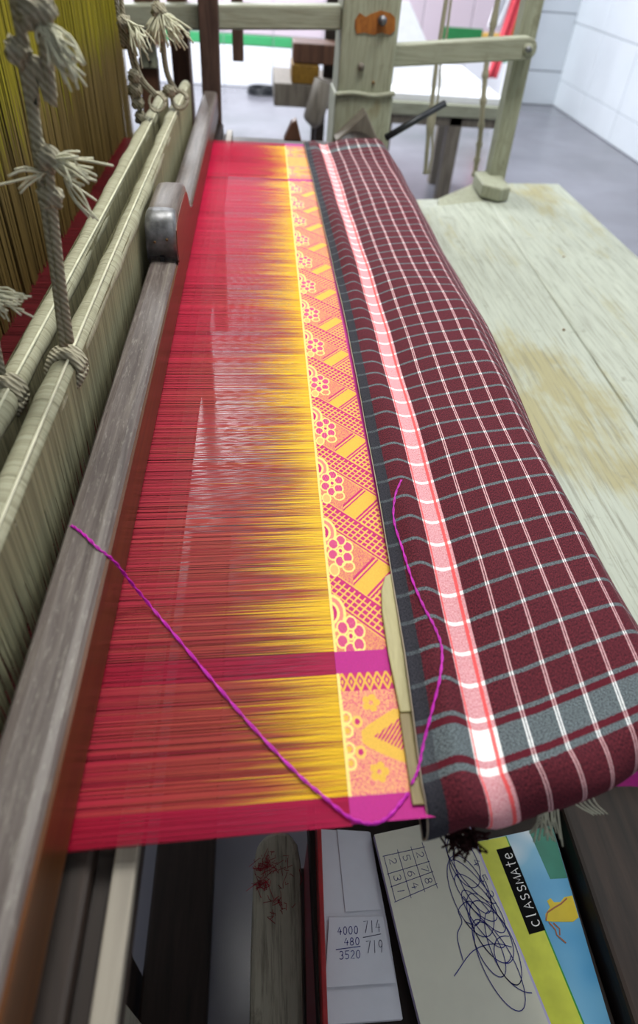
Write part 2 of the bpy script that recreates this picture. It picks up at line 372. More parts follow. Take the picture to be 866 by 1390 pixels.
# side arm with a rounded end
poly = [(0.272, 0.897), (0.272, 0.936)]
ca, rr = (0.556, 0.945), 0.0205
for k in range(13):
    a = math.radians(100 - 200 * k / 12); poly.append((ca[0] + rr * math.cos(a), ca[1] + rr * math.sin(a)))
kids.append(prism('side_arm', poly, 'y', 1.56, 1.60, 'white_beam', LF, 0.003))
kids.append(tube('arm_bolt', [(0.556, 1.553, 0.945), (0.556, 1.60, 0.945)], 0.006, 'dull_metal', LF, 12))
kids.append(tube('arm_washer', [(0.556, 1.557, 0.945), (0.556, 1.561, 0.945)], 0.011, 'white_beam', LF, 16))
kids.append(hexa('side_leg', [(0.551, 1.602, 0.655), (0.592, 1.602, 0.655), (0.592, 1.645, 0.655), (0.551, 1.645, 0.655)], [(0.531, 1.602, 1.75), (0.566, 1.602, 1.75), (0.566, 1.645, 1.75), (0.531, 1.645, 1.75)], 'white_post', LF, 0.004))
# foot block of the leg, chamfered
fb = [(0.515, 1.53), (0.55, 1.50), (0.578, 1.515), (0.582, 1.60), (0.55, 1.64), (0.52, 1.63)]
kids.append(prism('foot_block', fb, 'z', 0.654, 0.684, 'white_post', LF, 0.004))
# patch of bare wood, bolts
patch = [(0.183, 0.978), (0.191, 0.990), (0.204, 0.984), (0.212, 0.989), (0.232, 0.996), (0.252, 0.993), (0.262, 0.986), (0.264, 0.966), (0.256, 0.958), (0.238, 0.961), (0.222, 0.956), (0.203, 0.959), (0.189, 0.956), (0.184, 0.965)]
MAT['bare_patch'] = wood('bare_patch', (112, 60, 18), (172, 108, 44), (40, 40, 12), 0.6)
kids.append(prism('bare_wood_patch', patch, 'y', 1.518, 1.522, 'bare_patch', LF))
kids.append(tube('bolt', [(0.236, 1.506, 0.981), (0.236, 1.53, 0.981)], 0.0085, 'dull_metal', LF, 8))
kids.append(tube('bolt', [(0.203, 1.512, 0.902), (0.203, 1.53, 0.902)], 0.007, 'grey_wood', LF, 10))
kids.append(tube('nail', [(0.232, 1.516, 0.875), (0.232, 1.53, 0.875)], 0.003, 'nail', LF, 8))
# bearing wedges carrying the cloth beam at the far side
kids.append(prism('bearing_wedge', [(0.155, 0.775), (0.215, 0.832), (0.25, 0.775)], 'y', 1.46, 1.51, 'grey_wood', LF, 0.003))
kids.append(prism('bearing_wedge', [(0.046, 0.775), (0.062, 0.810), (0.072, 0.815), (0.084, 0.775)], 'y', 1.44, 1.47, 'brown_wood', LF, 0.003))
kids.append(box('bearing_rail', -0.42, 0.16, 1.44, 1.50, 0.70, 0.765, 'dark_wood', LF, 0.004))
# frame timbers behind the healds
kids.append(hexa('rear_post', [(-0.175, 1.60, 0.0), (-0.137, 1.60, 0.0), (-0.137, 1.65, 0.0), (-0.175, 1.65, 0.0)], [(-0.200, 1.60, 1.75), (-0.162, 1.60, 1.75), (-0.162, 1.65, 1.75), (-0.200, 1.65, 1.75)], 'brown_wood', LF, 0.003))
kids.append(hexa('brown_strut', [(-0.262, 1.57, 0.0), (-0.222, 1.57, 0.0), (-0.222, 1.60, 0.0), (-0.262, 1.60, 0.0)], [(-0.252, 1.57, 0.885), (-0.214, 1.57, 0.885), (-0.214, 1.60, 0.885), (-0.252, 1.60, 0.885)], 'brown_wood', LF, 0.003))
kids.append(box('strut_plate', -0.246, -0.214, 1.560, 1.59, 0.868, 0.925, 'white_post', LF, 0.003))
kids.append(tube('strut_bolt', [(-0.226, 1.555, 0.882), (-0.226, 1.57, 0.882)], 0.003, 'black_metal', LF, 8))
kids.append(tube('strut_pin', [(-0.232, 1.545, 0.917), (-0.232, 1.57, 0.917)], 0.011, 'black_metal', LF, 10))
kids.append(box('strut_head', -0.25, -0.212, 1.575, 1.60, 0.925, 1.75, 'brown_wood', LF, 0.003))
kids.append(hexa('harness_post', [(-0.325, 1.49, 0.0), (-0.290, 1.49, 0.0), (-0.290, 1.54, 0.0), (-0.325, 1.54, 0.0)], [(-0.330, 1.49, 1.75), (-0.297, 1.49, 1.75), (-0.297, 1.54, 1.75), (-0.330, 1.54, 1.75)], 'brown_wood', LF, 0.003))
kids.append(box('harness_block', -0.30, -0.262, 1.58, 1.62, 0.895, 0.955, 'brown_wood', LF, 0.004))
kids.append(hexa('hanging_slat', [(-0.062, 1.66, 0.875), (-0.038, 1.66, 0.875), (-0.038, 1.68, 0.875), (-0.062, 1.68, 0.875)], [(-0.068, 1.66, 1.75), (-0.044, 1.66, 1.75), (-0.044, 1.68, 1.75), (-0.068, 1.68, 1.75)], 'dark_post', LF, 0.002))
keep(LF)

# beater (sley) --------------------------------------------------------------
BT = empty('loom_beater', (-0.1, 0.72, 0.70)); tag(BT, 'worn grey wooden beater rail with rounded hand grip beside red warp', 'loom beater')
prof = [(-0.117, 0.806), (-0.117, 0.841), (-0.1145, 0.8448), (-0.110, 0.8455), (-0.095, 0.8455), (-0.0905, 0.8448), (-0.0888, 0.8425), (-0.0888, 0.806)]
prism('top_rail', prof, 'y', -0.28, 1.50, 'sley_top', BT)
prism('varnished_face', [(-0.0890, 0.8420), (-0.0872, 0.8405), (-0.0868, 0.804), (-0.0890, 0.804)], 'y', -0.28, 1.50, 'varnish', BT)
# hand grip: swells up from the rail
gp = [(0.668, 0.842), (0.664, 0.868), (0.668, 0.884), (0.678, 0.891), (0.70, 0.8925), (0.735, 0.893), (0.765, 0.892), (0.785, 0.887), (0.797, 0.876), (0.806, 0.860), (0.822, 0.848), (0.845, 0.842)]
V, F = [], []
xs = [(-0.1175, 0.0), (-0.1172, 0.80), (-0.1145, 0.96), (-0.109, 1.0), (-0.096, 1.0), (-0.0905, 0.96), (-0.0878, 0.80), (-0.0872, 0.0)]
for (y, z) in gp:
    for (x, k) in xs:
        V.append((x, y, 0.842 + (z - 0.842) * (0.55 + 0.45 * k)) if k > 0 else (x, y, 0.839))
n = len(xs)
for i in range(len(gp) - 1):
    for k in range(n - 1): F.append((i * n + k, i * n + k + 1, (i + 1) * n + k + 1, (i + 1) * n + k))
F.append(tuple(range(n - 1, -1, -1))); F.append(tuple((len(gp) - 1) * n + k for k in range(n)))
grip = link_mesh('hand_grip', V, F, 'sley_top', BT, smooth=True)
# polished red-brown cheek on the grip
ck = [(0.668, 0.842)] + [(y, 0.842 + (z - 0.842) * 0.80) for y, z in gp] + [(0.845, 0.842)]
prism('grip_cheek', ck, 'x', -0.0878, -0.0862, 'varnish', grip)
# metal cap on the front of the grip
V, F = [], []
cap = [(0.6630, 0.850), (0.6600, 0.868), (0.6640, 0.885), (0.6750, 0.8925), (0.684, 0.8935)]
for (y, z) in cap:
    for (x, k) in xs:
        xx = -0.1023 + (x + 0.1023) * 1.03
        V.append((xx, y, 0.842 + (z - 0.842) * (0.55 + 0.45 * k)) if k > 0 else (xx, y + 0.002, 0.846))
for i in range(len(cap) - 1):
    for k in range(n - 1): F.append((i * n + k, i * n + k + 1, (i + 1) * n + k + 1, (i + 1) * n + k))
co = link_mesh('metal_cap', V, F, 'metal', grip, smooth=True)
s = co.modifiers.new('sol', 'SOLIDIFY'); s.thickness = 0.001
tag(co, 'dented steel cap on the grip')
for (x, z) in ((-0.1085, 0.866), (-0.0960, 0.869)):
    blob('nail_head', (x, 0.6600, z), (0.0017, 0.0012, 0.0017), 'nail', grip, 0.0, 1, 1)
prism('notch', [(-0.1050, 0.843), (-0.1050, 0.851), (-0.1005, 0.851), (-0.1005, 0.843)], 'y', 0.6595, 0.664, 'black_metal', grip)
# reed between rail and race board, race board, swords
V, F = [], []
for k in range(520):
    y = 0.02 + k * 1.42 / 520
    b = len(V)
    for (x, z) in ((-0.096, 0.79), (-0.092, 0.79), (-0.092, 0.812), (-0.096, 0.812)): V.append((x, y, z))
    F.append((b, b + 1, b + 2, b + 3))
rd = link_mesh('reed', V, F, 'dull_metal', BT); tag(rd, kind='stuff')
box('race_board', -0.116, -0.078, -0.28, 1.50, 0.735, 0.788, 'dark_wood', BT, 0.003)
MAT['race_wood'] = wood('race_wood', (122, 114, 104), (156, 148, 134), (40, 2, 40), 0.5)
box('race_strip', -0.069, -0.058, 0.0, 1.46, 0.778, 0.786, 'race_wood', BT, 0.001)
box('race_support', -0.080, -0.058, 0.0, 1.46, 0.765, 0.778, 'dark_wood', BT, 0.001)
hexa('sword', [(-0.118, 1.502, 0.30), (-0.084, 1.502, 0.30), (-0.084, 1.53, 0.30), (-0.118, 1.53, 0.30)], [(-0.122, 1.502, 1.75), (-0.079, 1.502, 1.75), (-0.079, 1.53, 1.75), (-0.122, 1.53, 1.75)], 'dark_post', BT, 0.003)
hexa('sword', [(-0.110, 0.06, 0.20), (-0.075, 0.06, 0.20), (-0.075, 0.085, 0.20), (-0.110, 0.085, 0.20)], [(-0.104, 0.06, 0.735), (-0.084, 0.06, 0.735), (-0.084, 0.085, 0.735), (-0.104, 0.085, 0.735)], 'white_plank', BT, 0.002)
keep(BT)

# heald shafts ---------------------------------------------------------------
def heald(x, z, y0, y1, label, seed, topx):
    H = empty('heald_shaft', (x, 0.7, z)); tag(H, label, 'heald shaft', 'cotton wound heald shafts')
    rn = random.Random(seed)
    path = []; rad = []
    N = 90
    for i in range(N + 1):
        y = y0 + (y1 - y0) * i / N
        path.append((x + 0.0012 * math.sin(y * 7 + seed), y, z + 0.0012 * math.sin(y * 5 + 1))); rad.append(0.0088 + 0.0006 * math.sin(y * 60) + rn.uniform(-0.0003, 0.0003))
    tube('wound_bar', path, rad, 'wound_cotton', H, 14)
    tube('cord', spline([(x + 0.0055 + 0.002 * math.sin(3 * y + seed), y, z + 0.0082 - 0.001 * math.sin(3 * y + seed)) for y in np.linspace(y0, y1 - 0.05, 14)], 5), 0.0011, 'cotton', H, 5)
    Vv, Ff, Cc = [], [], []
    for side in (-1, 1):
        y = y0
        while y < y1:
            xb = x + side * 0.0080; dy = rn.uniform(-0.004, 0.004); wd = rn.uniform(0.0004, 0.00085)
            shade = rn.uniform(0.62, 1.12); cc = srgb((146, 142, 112)) * shade
            b = len(Vv)
            zb = 0.55
            for q, (zz, yy, xx) in enumerate(((z + 0.004, y, xb), (z - 0.05, y + dy * 0.4, x + side * 0.0075), (z - 0.10, y + dy, x + side * 0.006), (zb, y + dy, x + side * 0.003))):
                Vv += [(xx, yy - wd, zz), (xx + 0.0004, yy + wd, zz)]; Cc += [cc, cc]
            for q in range(3): Ff.append((b + 2 * q, b + 2 * q + 1, b + 2 * q + 3, b + 2 * q + 2))
            y += rn.uniform(0.0011, 0.0019)
    th = ribbons('heald_threads', Vv, Ff, Cc, 'heald_threads', H); tag(th, kind='stuff')
    keep(H); return H
heald(-0.133, 0.885, -0.05, 1.32, 'pale cotton wound heald bar with hanging threads, next to the beater', 3, 0)
heald(-0.163, 0.885, -0.05, 1.235, 'pale cotton wound heald bar with hanging threads, farther from the beater', 5, 0)

# harness threads --------------------------------------------------------------
V, F, C = [], [], []
rn = random.Random(11)
for lay, xl in enumerate((-0.255, -0.272, -0.29, -0.31, -0.33, -0.35)):
    y = 0.15
    while y < 1.42:
        wd = rn.uniform(0.0006, 0.0012); dy = rn.uniform(-0.012, 0.012); dx = rn.uniform(-0.004, 0.004)
        top = srgb((134, 124, 20)) * rn.uniform(0.65, 1.1); bot = srgb((112, 92, 48)) * rn.uniform(0.65, 1.1)
        zt = 0.95 + rn.uniform(-0.035, 0.035); b = len(V)
        for zz, cc, f_ in ((0.70, bot, 0), (zt - 0.02, bot, 0.3), (zt + 0.02, top, 0.4), (1.75, top, 1.0)):
            V += [(xl + dx, y + dy * f_ - wd, zz), (xl + dx + 0.0006, y + dy * f_ + wd, zz)]; C += [cc, cc]
        for q in range(3): F.append((b + 2 * q, b + 2 * q + 1, b + 2 * q + 3, b + 2 * q + 2))
        y += rn.uniform(0.0008, 0.0018)
hn = ribbons('harness_threads', V, F, C, 'heald_threads'); tag(hn, 'curtain of olive yellow harness threads hanging over the red warp darkened for shade', 'thread curtain', kind='stuff')

HBD = empty('added_harness_board', (-0.5, 0.75, 1.75)); tag(HBD, 'unseen dark wooden board added above the harness threads to shade the warp', 'board')  # out of view, added to keep ambient light off the warp behind the healds
box('board', -0.85, -0.215, -0.05, 1.48, 1.75, 1.78, 'dark_wood', HBD, 0.004)
for (x, y) in ((-0.80, 0.0), (-0.80, 1.43)): box('hanger', x - 0.02, x + 0.02, y - 0.02, y + 0.02, 1.78, 2.8, 'dark_wood', HBD, 0.003)
keep(HBD)
# ---------------------------------------------------------------- silk warp
FELL = 0.045; SK = 0.035
def in_plain(y):
    return (y < 0.130) or (0.198 < y < 0.2135) or (1.098 < y < 1.110) or (y > 1.305)
XS = [-0.95, -0.30, -0.101, -0.099, -0.088, -0.075, -0.06, -0.045, -0.03, -0.018, -0.006, 0.004, 0.012, 0.02, 0.027, 0.034, 0.040, FELL]
V, F, C = [], [], []
red = srgb((200, 22, 66)); redd = srgb((172, 28, 54)); brown = srgb((164, 84, 48)); gold = srgb((252, 204, 36)); gold2 = srgb((186, 112, 12)); plainc = srgb((166, 2, 44)); plainm = srgb((170, 4, 66))
y = 0.116; slow = 0.0; slow2 = 0.0
while y < 1.322:
    slow = 0.90 * slow + rn.gauss(0, 0.10); slow2 = 0.985 * slow2 + rn.gauss(0, 0.04)
    wd = 0.000202 * rn.uniform(0.8, 1.15); zo = rn.gauss(0, 0.0005); b = len(V)
    pl = in_plain(y); gstart = 0.0 + 0.030 * slow + rn.gauss(0, 0.018); gl = rn.uniform(0.75, 1.1)
    far = min(1.0, max(0.0, (y - 0.45) / 0.6))
    for x in XS:
        d = (x - (-0.088)) / (FELL + 0.088)
        yy = y + SK * (x - FELL)
        z = 0.800 + zo * max(0.0, min(1, (FELL - x) / 0.05)) - (0.012 * max(0, (-0.088 - x)) if x < -0.088 else 0)
        if pl: c_ = plainc * (1 - max(0, d)) * gl + plainm * max(0, d) * gl
        else:
            c0 = red * far + (redd * (1 - 0.5 * max(0.0, slow2 * 0.4)) ) * (1 - far)
            k = max(0.0, min(1.0, (x - (-0.085 + 0.055 * far) - gstart) / 0.055)) * (0.46 - 0.2 * far)
            k2 = max(0.0, min(1.0, (x - (0.006 + 0.013 * far) - gstart * 0.9) / 0.030))
            zig = 0.5 + 0.5 * math.sin(x * 1500 + y * 2600)
            gg = gold * (0.65 + 0.35 * zig) + gold2 * 0.35 * (1 - zig)
            c_ = c0 * (1 - k) + brown * k
            c_ = (c_ * (1 - k2) + gg * k2) * gl
        if x < -0.1: c_ = srgb((84, 6, 14)) * gl  # shade behind the healds is put into the thread colour
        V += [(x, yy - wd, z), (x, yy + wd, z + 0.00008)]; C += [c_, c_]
    m_ = len(XS)
    for q in range(m_ - 1): F.append((b + 2 * q, b + 2 * q + 1, b + 2 * q + 3, b + 2 * q + 2))
    y += 0.00047
# lower half of the shed: darker red threads just under the upper sheet
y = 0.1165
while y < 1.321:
    b = len(V); gl = rn.uniform(0.5, 1.0); c0_ = srgb((70, 6, 12)) * gl; c_ = srgb((150, 26, 40)) * gl; c2 = srgb((190, 120, 30)) * gl  # the darkest red paints the same shade on the stretch behind the healds
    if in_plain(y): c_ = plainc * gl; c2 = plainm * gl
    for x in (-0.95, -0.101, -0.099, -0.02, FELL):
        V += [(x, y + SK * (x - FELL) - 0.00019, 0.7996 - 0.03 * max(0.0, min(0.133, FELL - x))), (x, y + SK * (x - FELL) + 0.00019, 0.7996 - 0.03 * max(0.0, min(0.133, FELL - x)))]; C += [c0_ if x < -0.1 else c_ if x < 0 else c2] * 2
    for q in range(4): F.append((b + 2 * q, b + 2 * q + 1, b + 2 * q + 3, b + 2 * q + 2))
    y += 0.00062
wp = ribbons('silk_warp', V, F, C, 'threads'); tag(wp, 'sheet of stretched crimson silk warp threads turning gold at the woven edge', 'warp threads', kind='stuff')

# ---------------------------------------------------------------- woven silk with brocade border
SC = empty('silk_cloth', (0.07, 0.7, 0.8)); tag(SC, 'magenta and gold brocade silk cloth with flower border on the loom', 'silk cloth')
ys = [0.1165]
while ys[-1] < 1.320: ys.append(ys[-1] + 0.00036 * (ys[-1] + 0.20) / 0.32)
ys = np.array(ys); xs_ = np.linspace(FELL - 0.0004, 0.0885, 150)
X, Y = np.meshgrid(xs_, ys)
U = (X - FELL) / 0.040
mg = srgb((190, 14, 104)); pinkb = srgb((222, 110, 112)); gl_ = srgb((236, 188, 84)); pale = srgb((250, 218, 126)); salmon = srgb((228, 150, 104)); yel = srgb((226, 176, 62)); puremag = srgb((178, 4, 126))
hsh = rng.random(X.shape)
# background: salmon speckle of gold weft on pink
col = np.where((hsh < 0.45)[..., None], srgb((206, 88, 104)), srgb((222, 152, 92)))
PER = 0.0698; V0 = 0.2255
ph = (Y - V0) / PER; ph = ph - np.floor(ph + 0.5)            # -0.5..0.5 round each flower
def setc(mask, c):
    col[mask] = c
def cond(vv):
    """diagonal checked band, flower, arcs and gold lozenge of one repeat, vv = phase in repeats"""
    t_ = vv - (0.56 - 0.58 * U); h = 0.155
    ins = np.abs(t_) < h
    a = ((vv - 0.62 * U) * 11.0) % 1.0; b_ = (t_ / h * 2.0) % 1.0
    setc(ins, mg); setc(ins & ((a < 0.24) | (b_ < 0.24)), gl_)
    setc((np.abs(t_) >= h) & (np.abs(t_) < h + 0.030), mg); setc((np.abs(t_) >= h + 0.030) & (np.abs(t_) < h + 0.045), gl_)
def lozenge(vv):
    t_ = vv - (0.56 - 0.58 * U)                             # below next band: use lines rising to the right
    q = vv - (-0.76 + 0.62 * U)
    reg = (U > 0.42) & (t_ < -0.20) & (t_ > -0.8)
    setc(reg & (np.abs(q - 0.10) < 0.020), mg); setc(reg & (np.abs(q - 0.065) < 0.014), gl_); setc(reg & (np.abs(q - 0.04) < 0.013), mg)
    setc(reg & (q < 0.027) & (q > -0.22), yel)
    setc(reg & (np.abs(q + 0.235) < 0.018), mg); setc(reg & (np.abs(q + 0.262) < 0.011), gl_); setc(reg & (np.abs(q + 0.285) < 0.013), mg)
    low = reg & (q < -0.30)
    a = ((vv + 0.58 * U) * 12.0) % 1.0; b_ = (q * 12) % 1.0
    setc(low, mg); setc(low & ((a < 0.3) | (b_ < 0.3)), gl_)
main = (Y > 0.213) & (Y < 1.10)
for sh in (-1, 0, 1):
    lozenge(ph + sh)
for sh in (-1, 0, 1):
    cond(ph + sh)
dxm = X - FELL; dym = ph * PER
def ell(cx, cy, rx, ry, ang=0.0):
    ca_, sa = math.cos(ang), math.sin(ang); ax = (dxm - cx); ay = (dym - cy)
    return np.sqrt(((ax * ca_ + ay * sa) / rx) ** 2 + ((-ax * sa + ay * ca_) / ry) ** 2)
# stems: concentric arcs at the fell
r_ = ell(-0.001, 0.016, 0.0105, 0.0150)
setc(r_ < 1.0, pale); setc(r_ < 0.84, srgb((226, 128, 116))); setc(r_ < 0.62, pale); setc(r_ < 0.46, mg); setc(r_ < 0.25, pale)
# petals
fc_ = (0.0108, -0.002)
for k in range(6):
    an = math.radians(60 * k + 20); px_, py_ = fc_[0] + 0.0058 * math.cos(an), fc_[1] + 0.0098 * math.sin(an)
    e = ell(px_, py_, 0.0040, 0.0056, 0.0)
    setc(e < 1.0, pale); setc(e < 0.74, mg)
    setc((e < 0.74) & (((dxm * 2400 + dym * 1500) % 1.0) < 0.3), srgb((232, 120, 150)))
e = ell(fc_[0], fc_[1], 0.0022, 0.0032); setc(e < 1.0, pale); setc(e < 0.55, mg)
e = ell(0.0150, -0.0165, 0.0046, 0.0052); setc((e < 1.0) & (e > 0.74), pale)
e = ell(0.0052, -0.0190, 0.0036, 0.0058); setc(e < 1.0, pale); setc(e < 0.74, srgb((236, 178, 106)))
# end section with diamonds, paisley and rings (both ends of the cloth)
def endsec(yy, inside):
    """yy = metres from the plain band into the end section"""
    base = np.where((hsh < 0.5)[..., None], srgb((214, 84, 116)), srgb((236, 176, 110))); col[inside] = base[inside]
    dm = inside & (yy < 0.0115); a = ((X - FELL) / 0.0052) % 1.0 - 0.5; b_ = (yy - 0.0058) / 0.0115
    k = np.abs(a) + np.abs(b_); setc(dm, mg); setc(dm & (k < 0.62) & (k > 0.36), yel); setc(dm & (k < 0.16), yel)
    def E(cx, cy, rx, ry): return np.sqrt(((dxm - cx) / rx) ** 2 + ((yy - cy) / ry) ** 2)
    for i in range(5):
        e_ = E(0.0175 + 0.0032 * math.cos(i * 1.257), 0.0195 + 0.0034 * math.sin(i * 1.257), 0.0021, 0.0022); setc(inside & (e_ < 1), yel)
        e_ = E(0.0170 + 0.0032 * math.cos(i * 1.257), 0.0580 + 0.0034 * math.sin(i * 1.257), 0.0021, 0.0022); setc(inside & (e_ < 1), yel)
    for cy in (0.0275, 0.0350, 0.0450, 0.0525):
        e_ = E(0.0026, cy, 0.0034, 0.0040); setc(inside & (e_ < 1) & (e_ > 0.62), pale); setc(inside & (e_ <= 0.45), yel)
    w_ = np.clip((dxm - 0.0100) / 0.0200, 0, 1)
    leaf = np.abs(yy - 0.0390) - (0.0030 + 0.0120 * w_ ** 0.8)
    li = inside & (dxm > 0.0100)
    setc(li & (leaf < 0.0), yel); 
    inner = np.abs(yy - 0.0390) - (0.0095 * np.clip((dxm - 0.0165) / 0.016, 0, 1)); setc(li & (inner < 0) & (dxm > 0.0165) & (((dxm * 420 + yy * 330) % 1.0) < 0.55), mg)
    for cy in (0.030, 0.047):
        e_ = E(0.0085, cy, 0.0030, 0.0036); setc(inside & (e_ < 1), srgb((242, 190, 90))); setc(inside & (e_ < 0.5), mg)
endsec(0.1985 - Y, (Y <= 0.1985) & (Y > 0.1295))
endsec(Y - 1.110, (Y >= 1.110) & (Y < 1.180)); endsec(1.305 - Y, (Y >= 1.235) & (Y < 1.305))
mid = (Y >= 1.18) & (Y < 1.235); base = np.where((hsh < 0.35)[..., None], srgb((214, 120, 90)), srgb((240, 184, 80))); col[mid] = base[mid]
# plain magenta bands
for a, b_ in ((0.0, 0.1295), (0.1985, 0.2130), (1.098, 1.110), (1.305, 2.0)):
    mk = (Y >= a) & (Y < b_); setc(mk, puremag)
    sp = mk & (hsh < 0.12); setc(sp, srgb((182, 8, 120)))
fe = (X < FELL + 0.0011 + 0.0006 * hsh); plainm_ = np.zeros_like(fe)
for a, b_ in ((0.0, 0.1295), (0.1985, 0.2130), (1.098, 1.110), (1.305, 2.0)): plainm_ |= (Y >= a) & (Y < b_)
setc(fe & ~plainm_, pale)
col *= (0.90 + 0.2 * rng.random(X.shape))[..., None]
Zs = np.full_like(X, 0.8004); ny, nx = X.shape
Vv = np.stack([X, Y + SK * (X - FELL), Zs], -1).reshape(-1, 3)
idx = np.arange(ny * nx).reshape(ny, nx)
Fq = np.stack([idx[:-1, :-1], idx[:-1, 1:], idx[1:, 1:], idx[1:, :-1]], -1).reshape(-1, 4)
ribbons('brocade_border', Vv, Fq, np.clip(col, 0, 1).reshape(-1, 3), 'brocade', SC)
# plain length of the cloth running over the cloth beam
prof = [(0.0885, 0.8002), (0.100, 0.8002), (0.15, 0.7985), (0.19, 0.7975)]
for k in range(1, 13):
    a = math.radians(9 * k); prof.append((0.20 + 0.0455 * math.sin(a), 0.7520 + 0.0455 * math.cos(a)))
V, F = [], []
for i in range(13):
    for (x, z) in prof:
        if i == 0:      # the near selvage sags clear of the checked cloth towards the beam
            k = min(1.0, max(0.0, (x - 0.15) / 0.03)); y0_ = (0.150 if x > 0.09 else 0.1180) * (1 - k) + 0.1385 * k; z = z - 0.004 * (1 if x > 0.09 else 0) - 0.018 * k
        else: y0_ = 0.20 + (1.32 - 0.20) * (i - 1) / 11
        V.append((x, y0_, z))
n = len(prof)
for i in range(12):
    for k in range(n - 1): F.append((i * n + k, i * n + k + 1, (i + 1) * n + k + 1, (i + 1) * n + k))
link_mesh('plain_length', V, F, 'magenta', SC, smooth=True)
keep(SC)
CB = empty('cloth_beam', (0.2, 0.76, 0.752)); tag(CB, 'round wooden cloth beam under the checked cloth', 'cloth beam')
tube('roller', [(0.2, 0.19, 0.752), (0.2, 1.46, 0.752)], 0.044, 'dark_wood', CB, 24)
tube('turning_bar', [(0.252, 1.405, 0.800), (0.372, 1.45, 0.858)], 0.0066, 'black_metal', CB, 12)
keep(CB)

# ---------------------------------------------------------------- checked cotton cloth (lungi)
def interp(v, pts): return float(np.interp(v, [p[0] for p in pts], [p[1] for p in pts]))
SEL = [(0.10, 0.080), (0.14, 0.082), (0.21, 0.0855), (0.28, 0.0875), (0.4, 0.0895), (0.6, 0.091), (0.9, 0.0875), (1.31, 0.0805)]
SS = list(np.linspace(0, 0.245, 100))
def ztop(s, t_):
    b1 = 0.0070 * math.exp(-((s - 0.019) / 0.010) ** 2); dip = -0.003 * math.exp(-((s - 0.040) / 0.012) ** 2)
    rise = 0.0065 / (1 + math.exp(-(s - 0.064) / 0.010))
    wav = 0.0014 * math.sin(t_ * 17 + s * 30) * min(1, s / 0.03) + 0.0008 * math.sin(t_ * 41 + s * 55)
    return 0.8045 + b1 * (0.8 + 0.35 * math.sin(t_ * 9)) + dip + rise + wav
def lungi_pt(s, t_):
    x0 = interp(t_, SEL); flat = 0.200 - x0
    y = t_ + 0.20 * max(0.0, s - 0.035) + 0.14 * max(0.0, s - 0.07) * max(0.0, 1 - t_ / 0.6) - 0.10 * max(0.0, 0.02 - s)
    flat += 0.019
    if s <= flat: x, z = x0 + s, ztop(s, t_)
    else:
        # rounds over the beam edge, runs down a slope, then drops
        l = s - flat; x, z = x0 + flat, ztop(flat, t_)
        a1 = math.radians(46 + 4 * math.sin(t_ * 6)); r1, st_, r2 = 0.022, 0.036, 0.03
        k = min(l, r1 * a1); x += r1 * math.sin(k / r1); z -= r1 * (1 - math.cos(k / r1)); l -= k
        k = min(l, st_); x += k * math.cos(a1); z -= k * math.sin(a1); l -= k
        a2 = math.radians(86) - a1; k = min(l, r2 * a2)
        x += r2 * (math.sin(a1 + k / r2) - math.sin(a1)); z -= r2 * (math.cos(a1) - math.cos(a1 + k / r2)); l -= k
        z -= l; x += 0.004 * math.sin(t_ * 11 + 1) * min(1, (s - flat) / 0.08)
    return x, y, z
TE = 0.1345; RN = 0.017
TS = [0.058 + 0.0012 * i for i in range(64)] + list(np.linspace(0.1352, 1.300, 360)) + [1.304 + 0.003 * i for i in range(18)]
V, F, UV = [], [], []
for t_ in TS:
    for s in SS:
        tc = min(max(t_, TE), 1.318); x, y, z = lungi_pt(s, tc)
        if t_ < TE:
            l = TE - t_; a = min(l / RN, math.radians(105)); rest = max(0.0, l - a * RN)
            dy = RN * math.sin(a) + rest * math.cos(a); dz = RN * (1 - math.cos(a)) + rest * math.sin(a)
            if rest > 0.010: dy -= (rest - 0.010) * 0.9; dz -= (rest - 0.010) * 0.75
            y -= dy; z -= dz; x += 0.30 * l * math.exp(-((s - 0.06) / 0.05) ** 2)
            z += 0.002 * math.sin(s * 90) * min(1, l / 0.02); y -= 0.002 * math.sin(s * 70 + 1) * min(1, l / 0.02)
        elif t_ > 1.318:
            l = t_ - 1.318; a = min(l / 0.02, 1.4); y += 0.02 * math.sin(a); z -= 0.02 * (1 - math.cos(a)) + max(0, l - 0.028)
        V.append((x, y, z)); UV.append((s, t_))
n = len(SS)
for i in range(len(TS) - 1):
    for k in range(n - 1): F.append((i * n + k, i * n + k + 1, (i + 1) * n + k + 1, (i + 1) * n + k))
LU = empty('checked_cloth', (0.16, 0.7, 0.80)); tag(LU, 'maroon checked cotton cloth with a pink stripe folded over the beam', 'cloth')
lo = link_mesh('cloth_sheet', V, F, 'checked_cotton', LU, smooth=True)
uvl = lo.data.uv_layers.new(name='UVMap'); li = np.empty(len(lo.data.loops), np.int32); lo.data.loops.foreach_get('vertex_index', li)
uvl.data.foreach_set('uv', np.array(UV, np.float32)[li].ravel())
sm = lo.modifiers.new('sol', 'SOLIDIFY'); sm.thickness = 0.0009; sm.offset = 1
